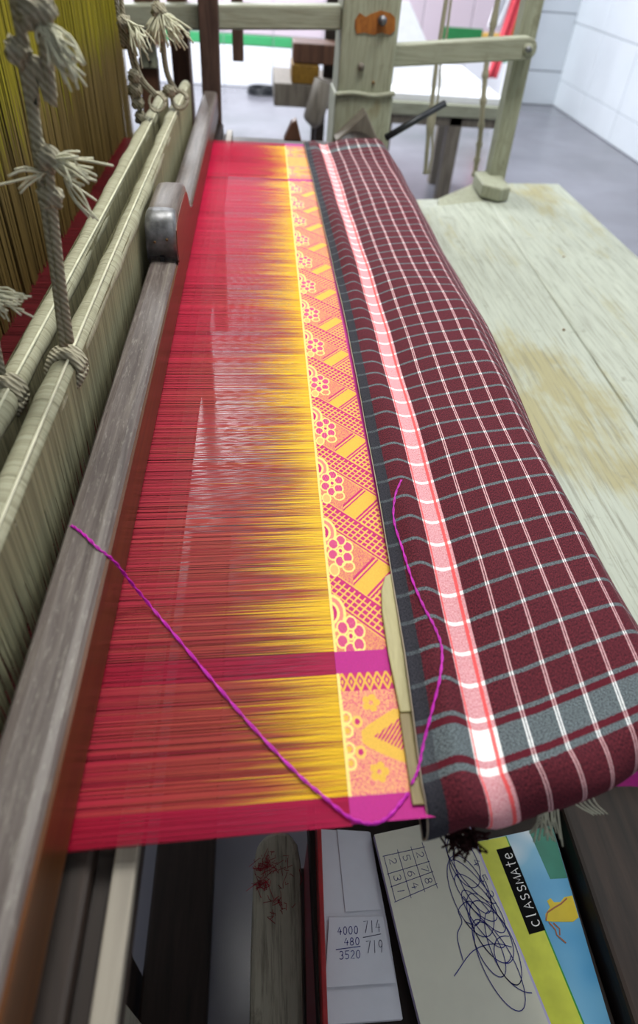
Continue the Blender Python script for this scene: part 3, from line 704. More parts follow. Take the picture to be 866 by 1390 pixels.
# loose tassel of warp ends under the near edge
V, F = [], []
for k in range(16):
    x = 0.146 + 0.012 * rn.random(); y = 0.121 + 0.006 * rn.random()
    ex = x + rn.uniform(0.0, 0.012) + 0.004; ey = y - rn.uniform(-0.002, 0.006)
    tube_geo(spline([(x, y + 0.006, 0.788), (x + 0.003, y, 0.776), (ex, ey, 0.760 - 0.012 * rn.random())], 4), 0.0005, 4, V, F)
for k in range(5):
    tube_geo(spline([(0.166 + 0.003 * k, 0.136 + 0.001 * k, 0.785), (0.172 + 0.003 * k, 0.131, 0.775), (0.184 + 0.002 * k, 0.127, 0.768)], 4), 0.0004, 4, V, F)
fr_ = link_mesh('fringe', V, F, 'cotton', LU, smooth=True); tag(fr_, 'loose pale frayed thread ends', kind='stuff')
V, F = [], []
for k in range(60):
    c0 = Vector((0.110 + rn.gauss(0, 0.004), 0.120 + rn.gauss(0, 0.003), 0.765 + rn.gauss(0, 0.004)))
    tube_geo(spline([c0, c0 + Vector((rn.gauss(0, 0.003), rn.gauss(0, 0.003), -0.003)), c0 + Vector((rn.gauss(0, 0.005), rn.gauss(0, 0.004), -0.005))], 3), 0.0006, 4, V, F)
MAT['dark_lint'] = plain('dark_lint', (46, 24, 24), 0.9, 0.1)
fz = link_mesh('frayed_corner', V, F, 'dark_lint', LU, smooth=True); tag(fz, 'dark frayed lump of threads', kind='stuff')
keep(LU)

# wooden temple stick under the cloth edge
TP = empty('temple_stick', (0.085, 0.2, 0.802)); tag(TP, 'pale wooden temple stick lying along the edge of checked cloth', 'stick')
prism('upper_piece', [(0.0775, 0.172), (0.0765, 0.21), (0.0770, 0.240), (0.0790, 0.257), (0.0830, 0.268), (0.0890, 0.272), (0.096, 0.272), (0.096, 0.172)], 'z', 0.8010, 0.8032, 'temple_wood', TP, 0.0008)
MAT['temple_dark'] = wood('temple_dark', (118, 100, 60), (150, 134, 86), (40, 4, 40), 0.5)
prism('lower_piece', [(0.0760, 0.1235), (0.0772, 0.172), (0.094, 0.172), (0.092, 0.1235)], 'z', 0.8008, 0.8022, 'temple_dark', TP, 0.0005)
keep(TP)

# loose purple silk ends
def twisted(name, pts, r, label):
    sp = spline(pts, 14); V, F = [], []
    for k in range(2):
        path = []
        for i, p in enumerate(sp):
            a = i * 0.55 + math.pi * k; path.append(p + Vector((math.cos(a), math.sin(a) * 0.5, math.sin(a) * 0.6)) * r * 0.8)
        tube_geo(path, r * 0.75, 5, V, F)
    o = link_mesh(name, V, F, 'purple_thread', None, smooth=True); tag(o, label, 'thread'); return o
twisted('silk_thread', [(-0.1145, 0.2765, 0.838), (-0.1125, 0.2748, 0.8455), (-0.1043, 0.2675, 0.8465), (-0.0932, 0.2557, 0.8465), (-0.0850, 0.2530, 0.838), (-0.0770, 0.2520, 0.818), (-0.0660, 0.2450, 0.8035), (-0.0488, 0.2239, 0.802), (-0.0255, 0.1941, 0.802), (-0.0046, 0.1681, 0.802), (0.0180, 0.1426, 0.802), (0.0321, 0.1293, 0.802), (0.0439, 0.1192, 0.802), (0.0543, 0.1160, 0.8015), (0.0630, 0.1187, 0.8018), (0.0745, 0.1290, 0.8025)], 0.0007, 'twisted purple silk thread crossing the beater and red warp')
pts = []
for (x, y) in [(0.1072, 0.3546), (0.1000, 0.3382), (0.0958, 0.3151), (0.0974, 0.2869), (0.0989, 0.2612), (0.1017, 0.2376), (0.1053, 0.2211), (0.1065, 0.2056), (0.1011, 0.1865), (0.0937, 0.1690), (0.0865, 0.1528)]:
    s = x - interp(y, SEL); pts.append((x, y, ztop(max(0, s), y) + 0.0016))
pts += [(0.0815, 0.1400, 0.8050), (0.0770, 0.1330, 0.8030)]
twisted('silk_thread', pts, 0.0006, 'curved purple silk thread lying on the checked cloth')

# ---------------------------------------------------------------- ropes
def rope(label, group, strands, knots, tassels, ties, r=0.004):
    p0 = strands[0][-1]; RO = empty('hanging_rope', p0); tag(RO, label, 'rope', group)
    for st in strands: tube('strand', spline(st, 8), r * 0.80, 'rope', RO, 8)
    for i, (c, rad) in enumerate(knots): blob('knot', c, tuple(q * 1.15 for q in rad), 'rope', RO, 0.26, i + 3)
    for (c, d, ln, k) in tassels:
        V, F = [], []; d = Vector(d).normalized(); rr = random.Random(int(ln * 9e4) + k)
        for q in range(k):
            e = d + Vector((rr.gauss(0, 0.28), rr.gauss(0, 0.28), rr.gauss(0, 0.25))); m_ = Vector(c) + e * ln * 0.5 + Vector((rr.gauss(0, ln * 0.06),) * 3)
            tube_geo(spline([c, m_, Vector(c) + e * ln * rr.uniform(0.8, 1.1) - Vector((0, 0, ln * 0.1))], 3), ln * 0.035, 4, V, F)
        o = link_mesh('tassel', V, F, 'cotton', RO, smooth=True); tag(o, kind='stuff')
    for (cx, cy, cz) in ties:
        for q in range(3):
            ring = [(cx + (0.0092 + r * 0.35 + 0.0004 * q) * math.cos(a), cy + (q - 1) * 0.0048 + 0.004 * math.sin(a), cz + (0.0092 + r * 0.35) * math.sin(a)) for a in np.linspace(0, 2 * math.pi, 25)]
            tube('tie', ring, r * (0.85 if cy < 0.9 else 0.5), 'rope', RO, 7)
    keep(RO); return RO
G = 'cotton ropes hanging the heald shafts'
rope('thick cotton rope with frayed knots tied to the heald bar near the beater', G,
     [[(-0.1197, 0.3872, 1.6000), (-0.1171, 0.3872, 1.0895), (-0.1188, 0.3872, 1.0719)], [(-0.1074, 0.3872, 1.6000), (-0.1069, 0.3872, 1.0912), (-0.1135, 0.3872, 1.0666), (-0.1184, 0.3872, 1.0463), (-0.1199, 0.3872, 1.0296)],
      [(-0.1188, 0.3872, 1.0719), (-0.1204, 0.3881, 1.0419), (-0.1211, 0.3872, 1.0279), (-0.1236, 0.3872, 0.9935), (-0.1267, 0.3872, 0.9495), (-0.1311, 0.3872, 0.9029)],
      [(-0.1199, 0.3872, 1.0296), (-0.1170, 0.3846, 1.0155), (-0.1188, 0.3837, 0.9935), (-0.1232, 0.3854, 0.9495), (-0.1267, 0.3872, 0.9055)]],
     [((-0.1201, 0.3854, 1.0688), (0.0053, 0.0053, 0.0057)), ((-0.1188, 0.3854, 0.9997), (0.0058, 0.0053, 0.0062)), ((-0.1056, 0.3784, 1.0877), (0.0075, 0.0075, 0.0075)), ((-0.1144, 0.3819, 1.0208), (0.0053, 0.0053, 0.0057))],
     [((-0.1038, 0.3766, 1.0833), (0.45, -0.2, -0.6), 0.020, 60), ((-0.1144, 0.3802, 1.0208), (0.8, -0.2, -0.1), 0.020, 26), ((-0.1179, 0.3802, 1.0138), (-0.9, -0.3, -0.1), 0.020, 6), ((-0.1074, 0.3784, 1.0120), (0.7, -0.3, -0.8), 0.020, 5)],
     [(-0.133, 0.387, 0.885)], 0.0037)
rope('cotton rope with a frayed tassel tied to the outer heald bar', G,
     [[(-0.1672, 0.3520, 1.6000), (-0.1610, 0.3520, 0.9847), (-0.1580, 0.3520, 0.9451), (-0.1606, 0.3520, 0.9029)], [(-0.1725, 0.3520, 1.6000), (-0.1672, 0.3520, 0.9847), (-0.1637, 0.3520, 0.9451), (-0.1646, 0.3520, 0.9029)]],
     [((-0.1566, 0.3485, 0.9601), (0.0053, 0.0053, 0.0053))], [((-0.1558, 0.3476, 0.9592), (0.8, -0.2, -0.15), 0.017, 40)], [(-0.163, 0.352, 0.885)], 0.0032)
rope('thin knotted cotton rope with tassels at the far end of the outer heald bar', G,
     [[(-0.1936, 1.0400, 1.6000), (-0.1864, 1.0400, 1.0291), (-0.1800, 1.0400, 0.9979), (-0.1720, 1.0400, 0.9483), (-0.1488, 1.0400, 0.9219)], [(-0.1840, 1.0400, 1.6000), (-0.1800, 1.0400, 1.0291), (-0.1752, 1.0400, 0.9979), (-0.1664, 1.0400, 0.9483), (-0.1456, 1.0400, 0.9235)]],
     [((-0.1792, 1.0360, 1.0059), (0.0080, 0.0080, 0.0080)), ((-0.1736, 1.0360, 0.9459), (0.0072, 0.0072, 0.0080)), ((-0.1744, 1.0360, 0.9299), (0.0080, 0.0080, 0.0096)), ((-0.1728, 1.0360, 0.9139), (0.0072, 0.0072, 0.0080)), ((-0.1712, 1.0360, 0.8963), (0.0064, 0.0064, 0.0080))],
     [((-0.1744, 1.0320, 1.0099), (0.5, -0.2, -0.8), 0.030, 40)], [(-0.1464, 1.0400, 0.9155)], 0.0036)
rope('pale cotton rope with thick tassels at the far end of the heald bar', G,
     [[(-0.1461, 1.1039, 1.6000), (-0.1428, 1.1039, 1.0287), (-0.1403, 1.1039, 0.9955), (-0.1378, 1.1039, 0.9432), (-0.1245, 1.1039, 0.9141)]],
     [((-0.1411, 1.0998, 1.0137), (0.0091, 0.0091, 0.0100)), ((-0.1353, 1.0956, 0.9191), (0.0083, 0.0075, 0.0075))],
     [((-0.1411, 1.0956, 1.0154), (-0.2, -0.2, -0.9), 0.030, 46), ((-0.1361, 1.0956, 1.0137), (0.6, -0.2, -0.9), 0.034, 46)], [(-0.1220, 1.1039, 0.9075)], 0.0050)
def knotted(label, pts, r, step, dbl=False):
    RO = empty('knotted_cord', pts[-1]); tag(RO, label, 'rope', 'cords beside the loom arm'); sp = spline(pts, 20)
    rad = [r * (1.0 + 0.55 * max(0, math.sin(i * step)) ** 4) for i in range(len(sp))]
    tube('strand', sp, rad, 'rope', RO, 8)
    if dbl: tube('strand', [p + Vector((0.012 + 0.002 * math.sin(i * 0.3), 0.004, 0)) for i, p in enumerate(sp)], [q * 0.55 for q in rad], 'rope', RO, 6)
    keep(RO)
knotted('knotted dark cord hanging behind the arm beside the side leg', [(0.508, 1.69, 1.60), (0.511, 1.69, 1.013), (0.514, 1.69, 0.900), (0.528, 1.67, 0.76), (0.532, 1.658, 0.662)], 0.0062, 0.9)
knotted('double cord hanging behind the arm, nearer the thick post', [(0.399, 1.70, 1.60), (0.400, 1.70, 1.007), (0.4014, 1.70, 0.881), (0.409, 1.70, 0.74), (0.4142, 1.69, 0.655)], 0.0055, 0.25, True)

# ---------------------------------------------------------------- weaver's bench
BN = empty('weaver_bench', (0.52, 0.7, 0.0)); tag(BN, 'whitewashed worn plank bench beside the loom', 'bench')
hexa('plank', [(0.285, 0.31, 0.61), (0.487, 0.31, 0.61), (0.532, 1.665, 0.61), (0.285, 1.61, 0.61)], [(0.285, 0.31, 0.65), (0.487, 0.31, 0.65), (0.532, 1.52, 0.65), (0.285, 1.42, 0.65)], 'bench', BN, 0.004)
hexa('plank', [(0.4895, 0.31, 0.61), (0.765, 0.31, 0.61), (0.765, 1.70, 0.61), (0.5345, 1.665, 0.61)], [(0.4895, 0.31, 0.651), (0.765, 0.31, 0.651), (0.765, 1.68, 0.651), (0.5345, 1.655, 0.651)], 'bench', BN, 0.006)
hexa('end_piece', [(0.40, 1.425, 0.605), (0.531, 1.50, 0.605), (0.534, 1.665, 0.605), (0.415, 1.53, 0.605)], [(0.40, 1.425, 0.648), (0.531, 1.524, 0.648), (0.534, 1.660, 0.648), (0.415, 1.53, 0.648)], 'white_post', BN, 0.003)
for (x, y) in ((0.72, 0.70), (0.32, 0.70), (0.34, 1.33), (0.72, 1.55)):
    box('leg', x - 0.025, x + 0.025, y - 0.03, y + 0.03, 0.0, 0.612, 'white_post', BN, 0.003)
box('rail', 0.30, 0.74, 1.37, 1.40, 0.50, 0.60, 'white_post', BN, 0.003)
for (x, y) in ((0.49, 0.9), (0.56, 0.62), (0.60, 1.2)): tube('nail_head', [(x, y, 0.6505), (x, y, 0.6523)], 0.0022, 'nail', BN, 8)
keep(BN)
DP = empty('dark_plank', (0.49, 0.15, 0.0)); tag(DP, 'dark brown rough wooden plank below the checked cloth', 'plank')
box('board', 0.292, 0.69, -0.33, 0.62, 0.455, 0.50, 'dark_wood', DP, 0.004)
for y in (-0.26, 0.50): box('support', 0.33, 0.65, y - 0.02, y + 0.02, 0.0, 0.455, 'dark_wood', DP, 0.003)
keep(DP)

# ---------------------------------------------------------------- tray with papers under the loom
TY = empty('paper_tray', (0.17, 0.05, 0.2)); tag(TY, 'dark red painted box holding papers under the loom', 'box')
hexa('side_wall', [(0.046, -0.10, 0.22), (0.050, -0.10, 0.22), (0.061, 0.27, 0.22), (0.057, 0.27, 0.22)], [(0.043, -0.10, 0.498), (0.047, -0.10, 0.498), (0.059, 0.27, 0.498), (0.055, 0.27, 0.498)], 'red_paint', TY, 0.0005)
hexa('rim', [(0.0425, -0.10, 0.497), (0.0472, -0.10, 0.497), (0.0592, 0.27, 0.497), (0.0545, 0.27, 0.497)], [(0.0430, -0.10, 0.5005), (0.0467, -0.10, 0.5005), (0.0587, 0.27, 0.5005), (0.0550, 0.27, 0.5005)], 'red_rim', TY, 0.0006)
box('end_wall', 0.057, 0.290, 0.266, 0.272, 0.22, 0.50, 'red_paint', TY, 0.001)
box('end_wall', 0.045, 0.290, -0.104, -0.098, 0.22, 0.50, 'red_paint', TY, 0.001)
box('side_wall', 0.285, 0.290, -0.10, 0.27, 0.22, 0.47, 'dark_wood', TY, 0.001)
box('bottom', 0.048, 0.288, -0.10, 0.27, 0.44, 0.468, 'dark_wood', TY, 0.001)
box('base', 0.05, 0.288, -0.10, 0.27, 0.215, 0.23, 'dark_wood', TY, 0.001)
for (x, y) in ((0.07, -0.08), (0.07, 0.25), (0.27, -0.08), (0.27, 0.25)): box('leg', x - 0.01, x + 0.01, y - 0.01, y + 0.01, 0.0, 0.22, 'dark_wood', TY, 0.001)
keep(TY)
def lerp2(q, u, v):
    a, b, c_, d = q  # corners: top-left, top-right, bottom-right, bottom-left
    return tuple((a[i] * (1 - u) + b[i] * u) * (1 - v) + (d[i] * (1 - u) + c_[i] * u) * v for i in range(2))
def ribbon_strokes(name, lines, z, wd, mat, parent):
    """flat ink strokes: every polyline becomes a thin ribbon lying at height z"""
    V, F = [], []
    for ln in lines:
        n = len(ln); b = len(V)
        for i, p in enumerate(ln):
            q0, q1 = ln[max(0, i - 1)], ln[min(n - 1, i + 1)]; dx, dy = q1[0] - q0[0], q1[1] - q0[1]; l = math.hypot(dx, dy) or 1
            nx_, ny_ = -dy / l * wd / 2, dx / l * wd / 2
            V += [(p[0] + nx_, p[1] + ny_, z), (p[0] - nx_, p[1] - ny_, z)]
        for i in range(n - 1): F.append((b + 2 * i, b + 2 * i + 1, b + 2 * i + 3, b + 2 * i + 2))
    return link_mesh(name, V, F, mat, parent)
def arc(cx, cy, rx, ry, a0, a1, n=14): return [(cx + rx * math.cos(math.radians(a0 + (a1 - a0) * i / n)), cy + ry * math.sin(math.radians(a0 + (a1 - a0) * i / n))) for i in range(n + 1)]
GL = {  # hand-drawn strokes in a unit box, y up
 '0': [arc(.5, .5, .36, .5, 90, 450)], '1': [[(.5, 1), (.48, 0)]], '2': [arc(.5, .72, .34, .28, 160, -30) + [(.1, 0), (.9, .02)]],
 '3': [arc(.45, .75, .36, .25, 150, -90) + arc(.45, .25, .4, .25, 90, -150)], '4': [[(.55, 1), (.08, .38), (.95, .4)], [(.7, .7), (.66, 0)]],
 '5': [[(.9, 1), (.2, 1), (.16, .58)] + arc(.45, .3, .4, .3, 120, -140)], '6': [[(.75, 1), (.3, .7)] + arc(.5, .28, .34, .28, 170, 530)],
 '7': [[(.05, .95), (.9, 1), (.35, 0)]], '8': [arc(.5, .75, .28, .25, -90, 270) + arc(.5, .25, .36, .25, 90, -270)], '9': [arc(.45, .7, .32, .28, 0, 360) + [(.77, .7), (.6, 0)]],
 'c': [arc(.55, .35, .42, .35, 50, 310)], 'l': [[(.35, 1), (.35, .05), (.5, 0)]], 'A': [[(.02, 0), (.5, .82), (.92, 0)], [(.22, .3), (.78, .3)]],
 's': [arc(.52, .58, .32, .2, 40, 250) + arc(.48, .2, .34, .2, 80, -150)], 'm': [[(.0, 0), (.1, .75), (.5, .2), (.9, .78), (1., 0)]],
 't': [[(.5, 1), (.48, .1), (.62, 0)], [(.12, .68), (.9, .7)]], 'e': [[(.15, .38), (.85, .42)] + arc(.5, .38, .37, .36, 5, 320)]}
def text(tx, o, ux, uy, adv):
    out = []; ux, uy = Vector(ux).to_3d(), Vector(uy).to_3d(); p = Vector(o).to_3d()
    for ch in tx:
        if ch in GL:
            for st in GL[ch]: out.append([tuple(p + ux * a + uy * b) for a, b in st])
        p = p + ux * adv
    return out
# envelope and folded papers
EV = prism('envelope', [(0.0590, 0.2290), (0.075, 0.2270), (0.1066, 0.2240), (0.1085, 0.1921), (0.1120, 0.150), (0.115, 0.085), (0.054, 0.085)], 'z', 0.4682, 0.4752, 'paper_white', None, 0.0006); tag(EV, 'white folded paper along the left wall of the red box', 'paper')
prism('folded_flap', [(0.0745, 0.2272), (0.1050, 0.2240), (0.1075, 0.160), (0.0760, 0.160)], 'z', 0.4754, 0.4762, 'paper_white', EV)
SL = prism('paper_slip', [(0.0613, 0.1562), (0.1085, 0.1545), (0.1125, 0.108), (0.0540, 0.108)], 'z', 0.4768, 0.4774, 'paper_white', None); tag(SL, 'small paper slip with handwritten sums at the corner of the box', 'paper')
st = text('4000', (0.0672, 0.1430), (0.0041, 0, 0), (0.0004, 0.0056, 0), 1.15)
st += text('480', (0.0722, 0.1352), (0.0041, 0, 0), (0.0004, 0.0052, 0), 1.15)
st += [[(0.0650, 0.1328), (0.0862, 0.1340)]] + text('3520', (0.0672, 0.1260), (0.0041, 0, 0), (0.0004, 0.0054, 0), 1.15)
ribbon_strokes('ink_sum', st, 0.4777, 0.00055, 'ink', SL)
st = text('714', (0.0900, 0.1432), (0.0044, 0, 0), (0.0006, 0.0088, 0), 1.2)
st += [[(0.0890, 0.1400), (0.1050, 0.1418)]] + text('719', (0.0905, 0.1288), (0.0044, 0, 0), (0.0006, 0.0088, 0), 1.2)
ribbon_strokes('pencil_sum', st, 0.4777, 0.00055, 'pencil', SL)
# notebook with printed cover
NB = empty('notebook', (0.25, 0.15, 0.468)); tag(NB, 'notebook with blue cover, yellow stripe and black title label', 'notebook')
cq = [(0.2060, 0.2095), (0.2840, 0.2210), (0.2840, 0.1157), (0.2180, 0.1157)]
cover = [(0.2010, 0.2095), (0.2870, 0.2215), (0.2830, 0.060), (0.2200, 0.058)]
prism('page_block', [(0.2015, 0.2085), (0.2862, 0.2205), (0.2822, 0.061), (0.2205, 0.059)], 'z', 0.4682, 0.4750, 'paper_edge', NB)
prism('cover', cover, 'z', 0.4750, 0.4757, 'cover_blue', NB)
prism('yellow_stripe', [(0.2010, 0.2095), (0.2372, 0.2140), (0.2625, 0.0595), (0.2200, 0.058)], 'z', 0.47575, 0.4760, 'cover_yellow', NB)
prism('green_line', [(0.2372, 0.2140), (0.2384, 0.2142), (0.2640, 0.0596), (0.2625, 0.0595)], 'z', 0.47575, 0.4760, 'green_line', NB)
prism('green_panel', [(0.2620, 0.2178), (0.2868, 0.2213), (0.2855, 0.176), (0.2690, 0.176)], 'z', 0.47575, 0.4759, 'cover_green', NB)
prism('title_label', [(0.2249, 0.2026), (0.2401, 0.2051), (0.2508, 0.1373), (0.2355, 0.1349)], 'z', 0.4760, 0.4764, 'print_black', NB)
ax = Vector((0.2255 - 0.2355, 0.2026 - 0.1349, 0)); ax = ax.normalized(); ay = Vector((-ax.y, ax.x, 0))
o0 = Vector((0.2475, 0.1405, 0))
ribbon_strokes('title_lettering', text('clAssmAte', o0, ax * 0.0056, ay * 0.0100, 1.22), 0.4767, 0.0008, 'print_white', NB)
fig = [(0.2537, 0.1440), (0.2550, 0.1490), (0.2610, 0.1540), (0.2600, 0.1590), (0.2640, 0.1610), (0.2660, 0.1575), (0.2720, 0.1575), (0.2770, 0.1610), (0.2850, 0.1620), (0.2845, 0.1450), (0.2780, 0.1420), (0.2680, 0.1425), (0.2600, 0.1430)]
prism('yellow_figure', fig, 'z', 0.4758, 0.4760, 'figure_yellow', NB)
ribbon_strokes('figure_outline', [[(0.2537, 0.1440), (0.2570, 0.1500), (0.2650, 0.1535), (0.2720, 0.1560), (0.2790, 0.1600)], [(0.2560, 0.1430), (0.2600, 0.1370), (0.2600, 0.1330), (0.2660, 0.1270)], [(0.2600, 0.1420), (0.2640, 0.1375), (0.2625, 0.1330)]], 0.4762, 0.0012, 'figure_brown', NB)
keep(NB)
# writing pad with grid and scribbles
PD = empty('writing_pad', (0.16, 0.15, 0.4765)); tag(PD, 'cream writing pad with a number grid and blue ink scribbles', 'paper pad')
pp = [(0.1083, 0.2181), (0.1647, 0.2266), (0.2010, 0.2320), (0.2075, 0.1916), (0.2230, 0.1172), (0.2320, 0.070), (0.128, 0.070), (0.1205, 0.1228)]
prism('page_stack', pp, 'z', 0.4770, 0.4846, 'paper_edge', PD)
prism('top_page', [(x - 0.0022 if x > 0.2 else x, y) for x, y in pp], 'z', 0.4847, 0.4852, 'paper', PD)
gq = [(0.1147, 0.1994), (0.1532, 0.2051), (0.1588, 0.1746), (0.1199, 0.1629)]
lines = []
for u, e in ((0, 0), (0.36, .08), (0.70, .08), (1.0, .14)): lines.append([lerp2(gq, u, -e), lerp2(gq, u, 1 + e * 0.8)])
for v in (0.0, 0.40, 0.68, 1.0): lines.append([lerp2(gq, -0.03, v), lerp2(gq, 1.03, v)])
ax = (Vector((*gq[3], 0)) - Vector((*gq[0], 0))).normalized(); ay = Vector((-ax.y, ax.x, 0))
for r_, row in enumerate(('252', '367', '148')):
    for k, ch in enumerate(row):
        c_ = lerp2(gq, 0.10 + 0.34 * k, 0.08 + (0.0, 0.38, 0.67)[r_]); lines += text(ch, (*c_, 0), ax * 0.0055, ay * 0.0065, 1)
lines = [[(p[0], p[1]) for p in ln] for ln in lines]
ribbon_strokes('number_grid', lines, 0.4855, 0.0005, 'ink', PD)
lines = []; rs = random.Random(4)
for k in range(13):
    cx, cy = 0.1880 + rs.gauss(0, 0.005) + 0.0018 * k, 0.190 - 0.0068 * k + rs.gauss(0, 0.004); rx, ry = rs.uniform(0.010, 0.018), rs.uniform(0.020, 0.034); tl = math.radians(rs.uniform(8, 30)); a0 = rs.uniform(0, 360)
    el = arc(0, 0, rx, ry, a0, a0 + rs.uniform(280, 420), 34)
    pl_ = []
    for (x, y) in el:
        q = (cx + x * math.cos(tl) - y * math.sin(-tl) * -1, cy + x * math.sin(tl) * -0.2 + y * math.cos(tl))
        if q[0] < 0.205 + (0.19 - q[1]) * 0.2 and 0.08 < q[1] < 0.2255: pl_.append(q)
        else:
            if len(pl_) > 3: lines.append(pl_)
            pl_ = []
    if len(pl_) > 3: lines.append(pl_)
lines.append([(p.x, p.y) for p in spline([(0.170, 0.118, 0), (0.1690, 0.135, 0), (0.1755, 0.145, 0), (0.1745, 0.154, 0), (0.186, 0.160, 0), (0.193, 0.150, 0), (0.188, 0.142, 0), (0.178, 0.145, 0)], 6)])
lines.append([(p.x, p.y) for p in spline([(0.160, 0.108, 0), (0.180, 0.124, 0), (0.200, 0.128, 0), (0.214, 0.125, 0)], 6)])
for k, ch in enumerate('7453'): lines += [[(p[0], p[1]) for p in ln] for ln in text(ch, (0.1930 + 0.003 * k, 0.205 - 0.013 * k, 0), Vector((0.002, -0.006, 0)), Vector((0.006, 0.002, 0)), 1)]
ribbon_strokes('ink_scribble', lines, 0.4856, 0.00068, 'ink', PD)
keep(PD)

# rounded plank with thread waste, left of the box
pl_ = [(-0.0075, 0.05), (-0.0068, 0.1347), (-0.0050, 0.205), (-0.0020, 0.222), (0.006, 0.231), (0.017, 0.2345), (0.030, 0.232), (0.037, 0.222), (0.0396, 0.205), (0.0360, 0.05)]
FB = empty('footboard', (0.015, 0.14, 0.0)); tag(FB, 'round ended whitish board stained with red thread waste', 'board')
prism('board', pl_, 'z', 0.425, 0.460, 'white_plank', FB, 0.004)
hexa('support', [(0.0, 0.06, 0.0), (0.032, 0.06, 0.0), (0.032, 0.10, 0.0), (0.0, 0.10, 0.0)], [(0.0, 0.06, 0.425), (0.032, 0.06, 0.425), (0.032, 0.10, 0.425), (0.0, 0.10, 0.425)], 'dark_wood', FB)
keep(FB)
V, F = [], []
for cx, cy, n_, s_ in ((0.006, 0.205, 40, 0.004), (0.003, 0.190, 26, 0.0028), (0.022, 0.200, 16, 0.006), (0.018, 0.172, 20, 0.006)):
    for k in range(n_):
        p = Vector((cx + rn.gauss(0, s_), cy + rn.gauss(0, s_), 0.461)); q = p + Vector((rn.gauss(0, 0.003), rn.gauss(0, 0.003), 0.001)); r2 = q + Vector((rn.gauss(0, 0.004), rn.gauss(0, 0.004), 0))
        tube_geo([p, q, r2], 0.0003, 3, V, F)
lw = link_mesh('thread_waste', V, F, 'lint', None); tag(lw, 'tangle of red thread waste on the round ended board', 'thread waste', kind='stuff')
TR = empty('added_dark_board', (-0.09, 0.3, 0.0)); tag(TR, 'dark board added under the loom to deepen the floor shade', 'added_dark_board')  # added board, stands in for the dark shade on the floor here
box('board', -0.144, -0.062, -0.25, 0.95, 0.10, 0.13, 'dark_wood', TR, 0.004); box('support', -0.145, -0.067, 0.80, 0.90, 0.0, 0.10, 'dark_wood', TR, 0.003)
keep(TR)
# side board under the beater, with ochre strip
SB = empty('side_board', (-0.12, 0.1, 0.0)); tag(SB, 'dark upright side board with an ochre edge strip below the beater', 'board')
box('board', -0.165, -0.150, -0.1, 0.20, 0.0, 0.535, 'dark_wood', SB, 0.002)
box('ochre_strip', -0.149, -0.143, -0.1, 0.19, 0.43, 0.535, 'ochre_wood', SB, 0.001)
keep(SB)

# ---------------------------------------------------------------- things behind the loom
# white covered table with a folded white sheet
TB = empty('white_table', (1.0, 3.5, 0.0)); tag(TB, 'pale table behind the loom with grey frame rails', 'table')
box('top', 0.50, 1.06, 3.12, 3.9, 0.545, 0.575, 'white_cloth', TB, 0.004)
box('apron', 0.54, 1.06, 3.10, 3.13, 0.46, 0.515, 'grey_wood', TB, 0.004)
box('front_rail', 0.50, 1.06, 3.08, 3.12, 0.500, 0.548, 'white_beam', TB, 0.004)
for (x, y) in ((0.86, 3.12), (0.55, 3.14), (0.55, 3.85), (1.0, 3.85)): box('leg', x - 0.03, x + 0.03, y - 0.02, y + 0.04, 0.0, 0.545, 'grey_wood', TB, 0.003)
keep(TB)
SH = empty('white_sheet', (0.8, 3.5, 0.58)); tag(SH, 'big white paper sheet propped slanting on the table', 'sheet')
hexa('sheet_panel', [(0.55, 3.30, 0.577), (0.84, 3.30, 0.577), (0.84, 3.31, 0.577), (0.55, 3.31, 0.577)], [(0.55, 3.50, 0.86), (0.66, 3.50, 0.86), (0.66, 3.51, 0.86), (0.55, 3.51, 0.86)], 'white_cloth', SH, 0.001)
hexa('flat_panel', [(0.70, 3.32, 0.577), (1.05, 3.32, 0.577), (1.05, 3.7, 0.577), (0.70, 3.7, 0.577)], [(0.74, 3.36, 0.60), (0.98, 3.36, 0.60), (0.98, 3.7, 0.60), (0.74, 3.7, 0.60)], 'paper_white', SH, 0.001)
keep(SH)
HB = empty('hanging_cloth', (1.72, 5.5, 0.35)); tag(HB, 'red and orange cloth strip hanging beside the side leg', 'cloth')
def strip(name, x0, x1, z0, z1, mat, y):
    V, F = [], []
    for i in range(13):
        f_ = i / 12
        for k in range(7):
            u = k / 6; V.append((x0 + (x1 - x0) * u - 0.06 * f_ * 0 - 0.10 * (f_), y + 0.015 * math.sin(u * 9 + f_ * 3), z1 + (z0 - z1) * f_))
    for i in range(12):
        for k in range(6): F.append((i * 7 + k, i * 7 + k + 1, (i + 1) * 7 + k + 1, (i + 1) * 7 + k))
    o = link_mesh(name, V, F, mat, HB, smooth=True); s_ = o.modifiers.new('sol', 'SOLIDIFY'); s_.thickness = 0.004
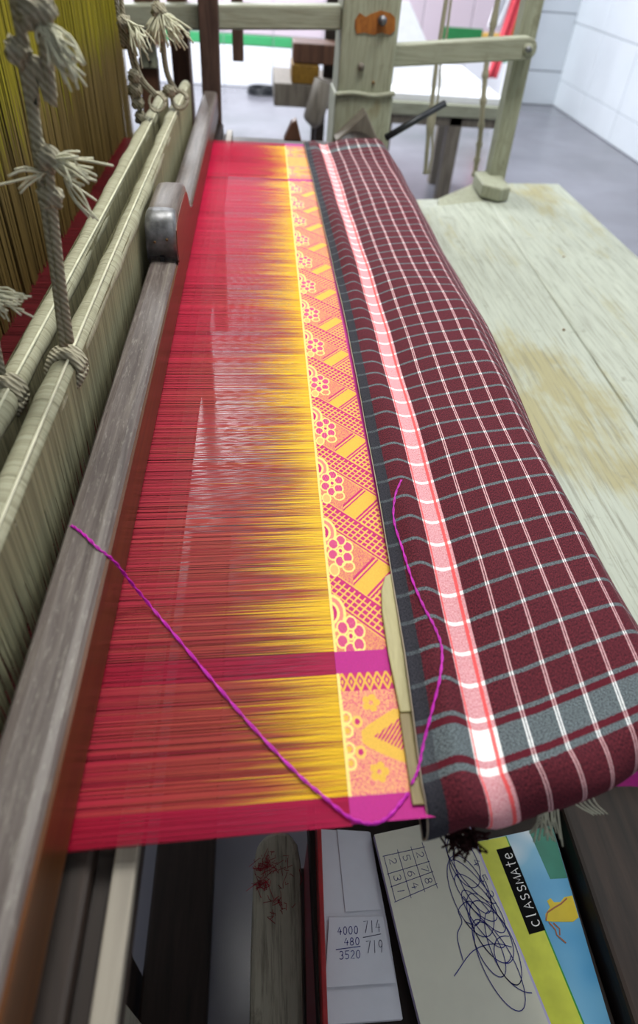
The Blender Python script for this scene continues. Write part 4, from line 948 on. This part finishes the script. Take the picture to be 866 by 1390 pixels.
strip('red_panel', 1.77, 1.84, 0.30, 1.1, 'red_cloth', 5.40); strip('orange_panel', 1.82, 1.90, 0.42, 1.1, 'orange_cloth', 5.42)
strip('white_panel', 1.70, 1.78, 0.60, 1.1, 'white_cloth', 5.41)
keep(HB)
# cable coil, boxes and a drum on a stand behind the warp
CC = empty('cable_coil', (0.01, 6.0, 0.0)); tag(CC, 'black cable coil lying on the floor by the back wall', 'cable')
for q, rr_ in enumerate((0.115, 0.105, 0.110)):
    tube('loop', [(0.01 + rr_ * math.cos(a), 5.98 + rr_ * 0.95 * math.sin(a), 0.016 + 0.012 * q) for a in np.linspace(0, 2 * math.pi, 33)], 0.010, 'black_metal', CC, 8)
keep(CC)
ST = empty('wooden_stand', (0.2, 2.62, 0.0)); tag(ST, 'rough wooden stand with shelf left of the thick loom post', 'stand')
box('shelf', 0.045, 0.36, 2.56, 2.86, 0.610, 0.682, 'grey_wood', ST, 0.004)
for (x, y) in ((0.215, 2.60), (0.33, 2.60), (0.215, 2.82), (0.33, 2.82)): box('leg', x - 0.016, x + 0.016, y - 0.016, y + 0.016, 0.0, 0.612, 'dark_wood', ST, 0.003)
box('upright', 0.225, 0.27, 2.70, 2.74, 0.68, 1.3, 'dark_wood', ST, 0.003)
keep(ST)
OB = box('ochre_box', 0.105, 0.20, 2.56, 2.70, 0.683, 0.740, 'ochre_wood', None, 0.004); tag(OB, 'ochre wooden block on the stand behind the loom', 'block')
BB = box('brown_box', 0.108, 0.30, 2.57, 2.695, 0.741, 0.800, 'brown_wood', None, 0.004); tag(BB, 'brown wooden block lying on the ochre block', 'block')
DRM = empty('thread_drum', (0.195, 2.5, 0.58)); tag(DRM, 'dark grey tilted bobbin drum hanging from the stand', 'drum')
tube('barrel', [(0.170, 2.50, 0.575), (0.182, 2.50, 0.590), (0.215, 2.50, 0.705)], [0.026, 0.036, 0.036], 'grey_wood', DRM, 16)
tube('bracket', [(0.200, 2.49, 0.650), (0.200, 2.58, 0.655)], 0.008, 'black_metal', DRM, 8)
keep(DRM)
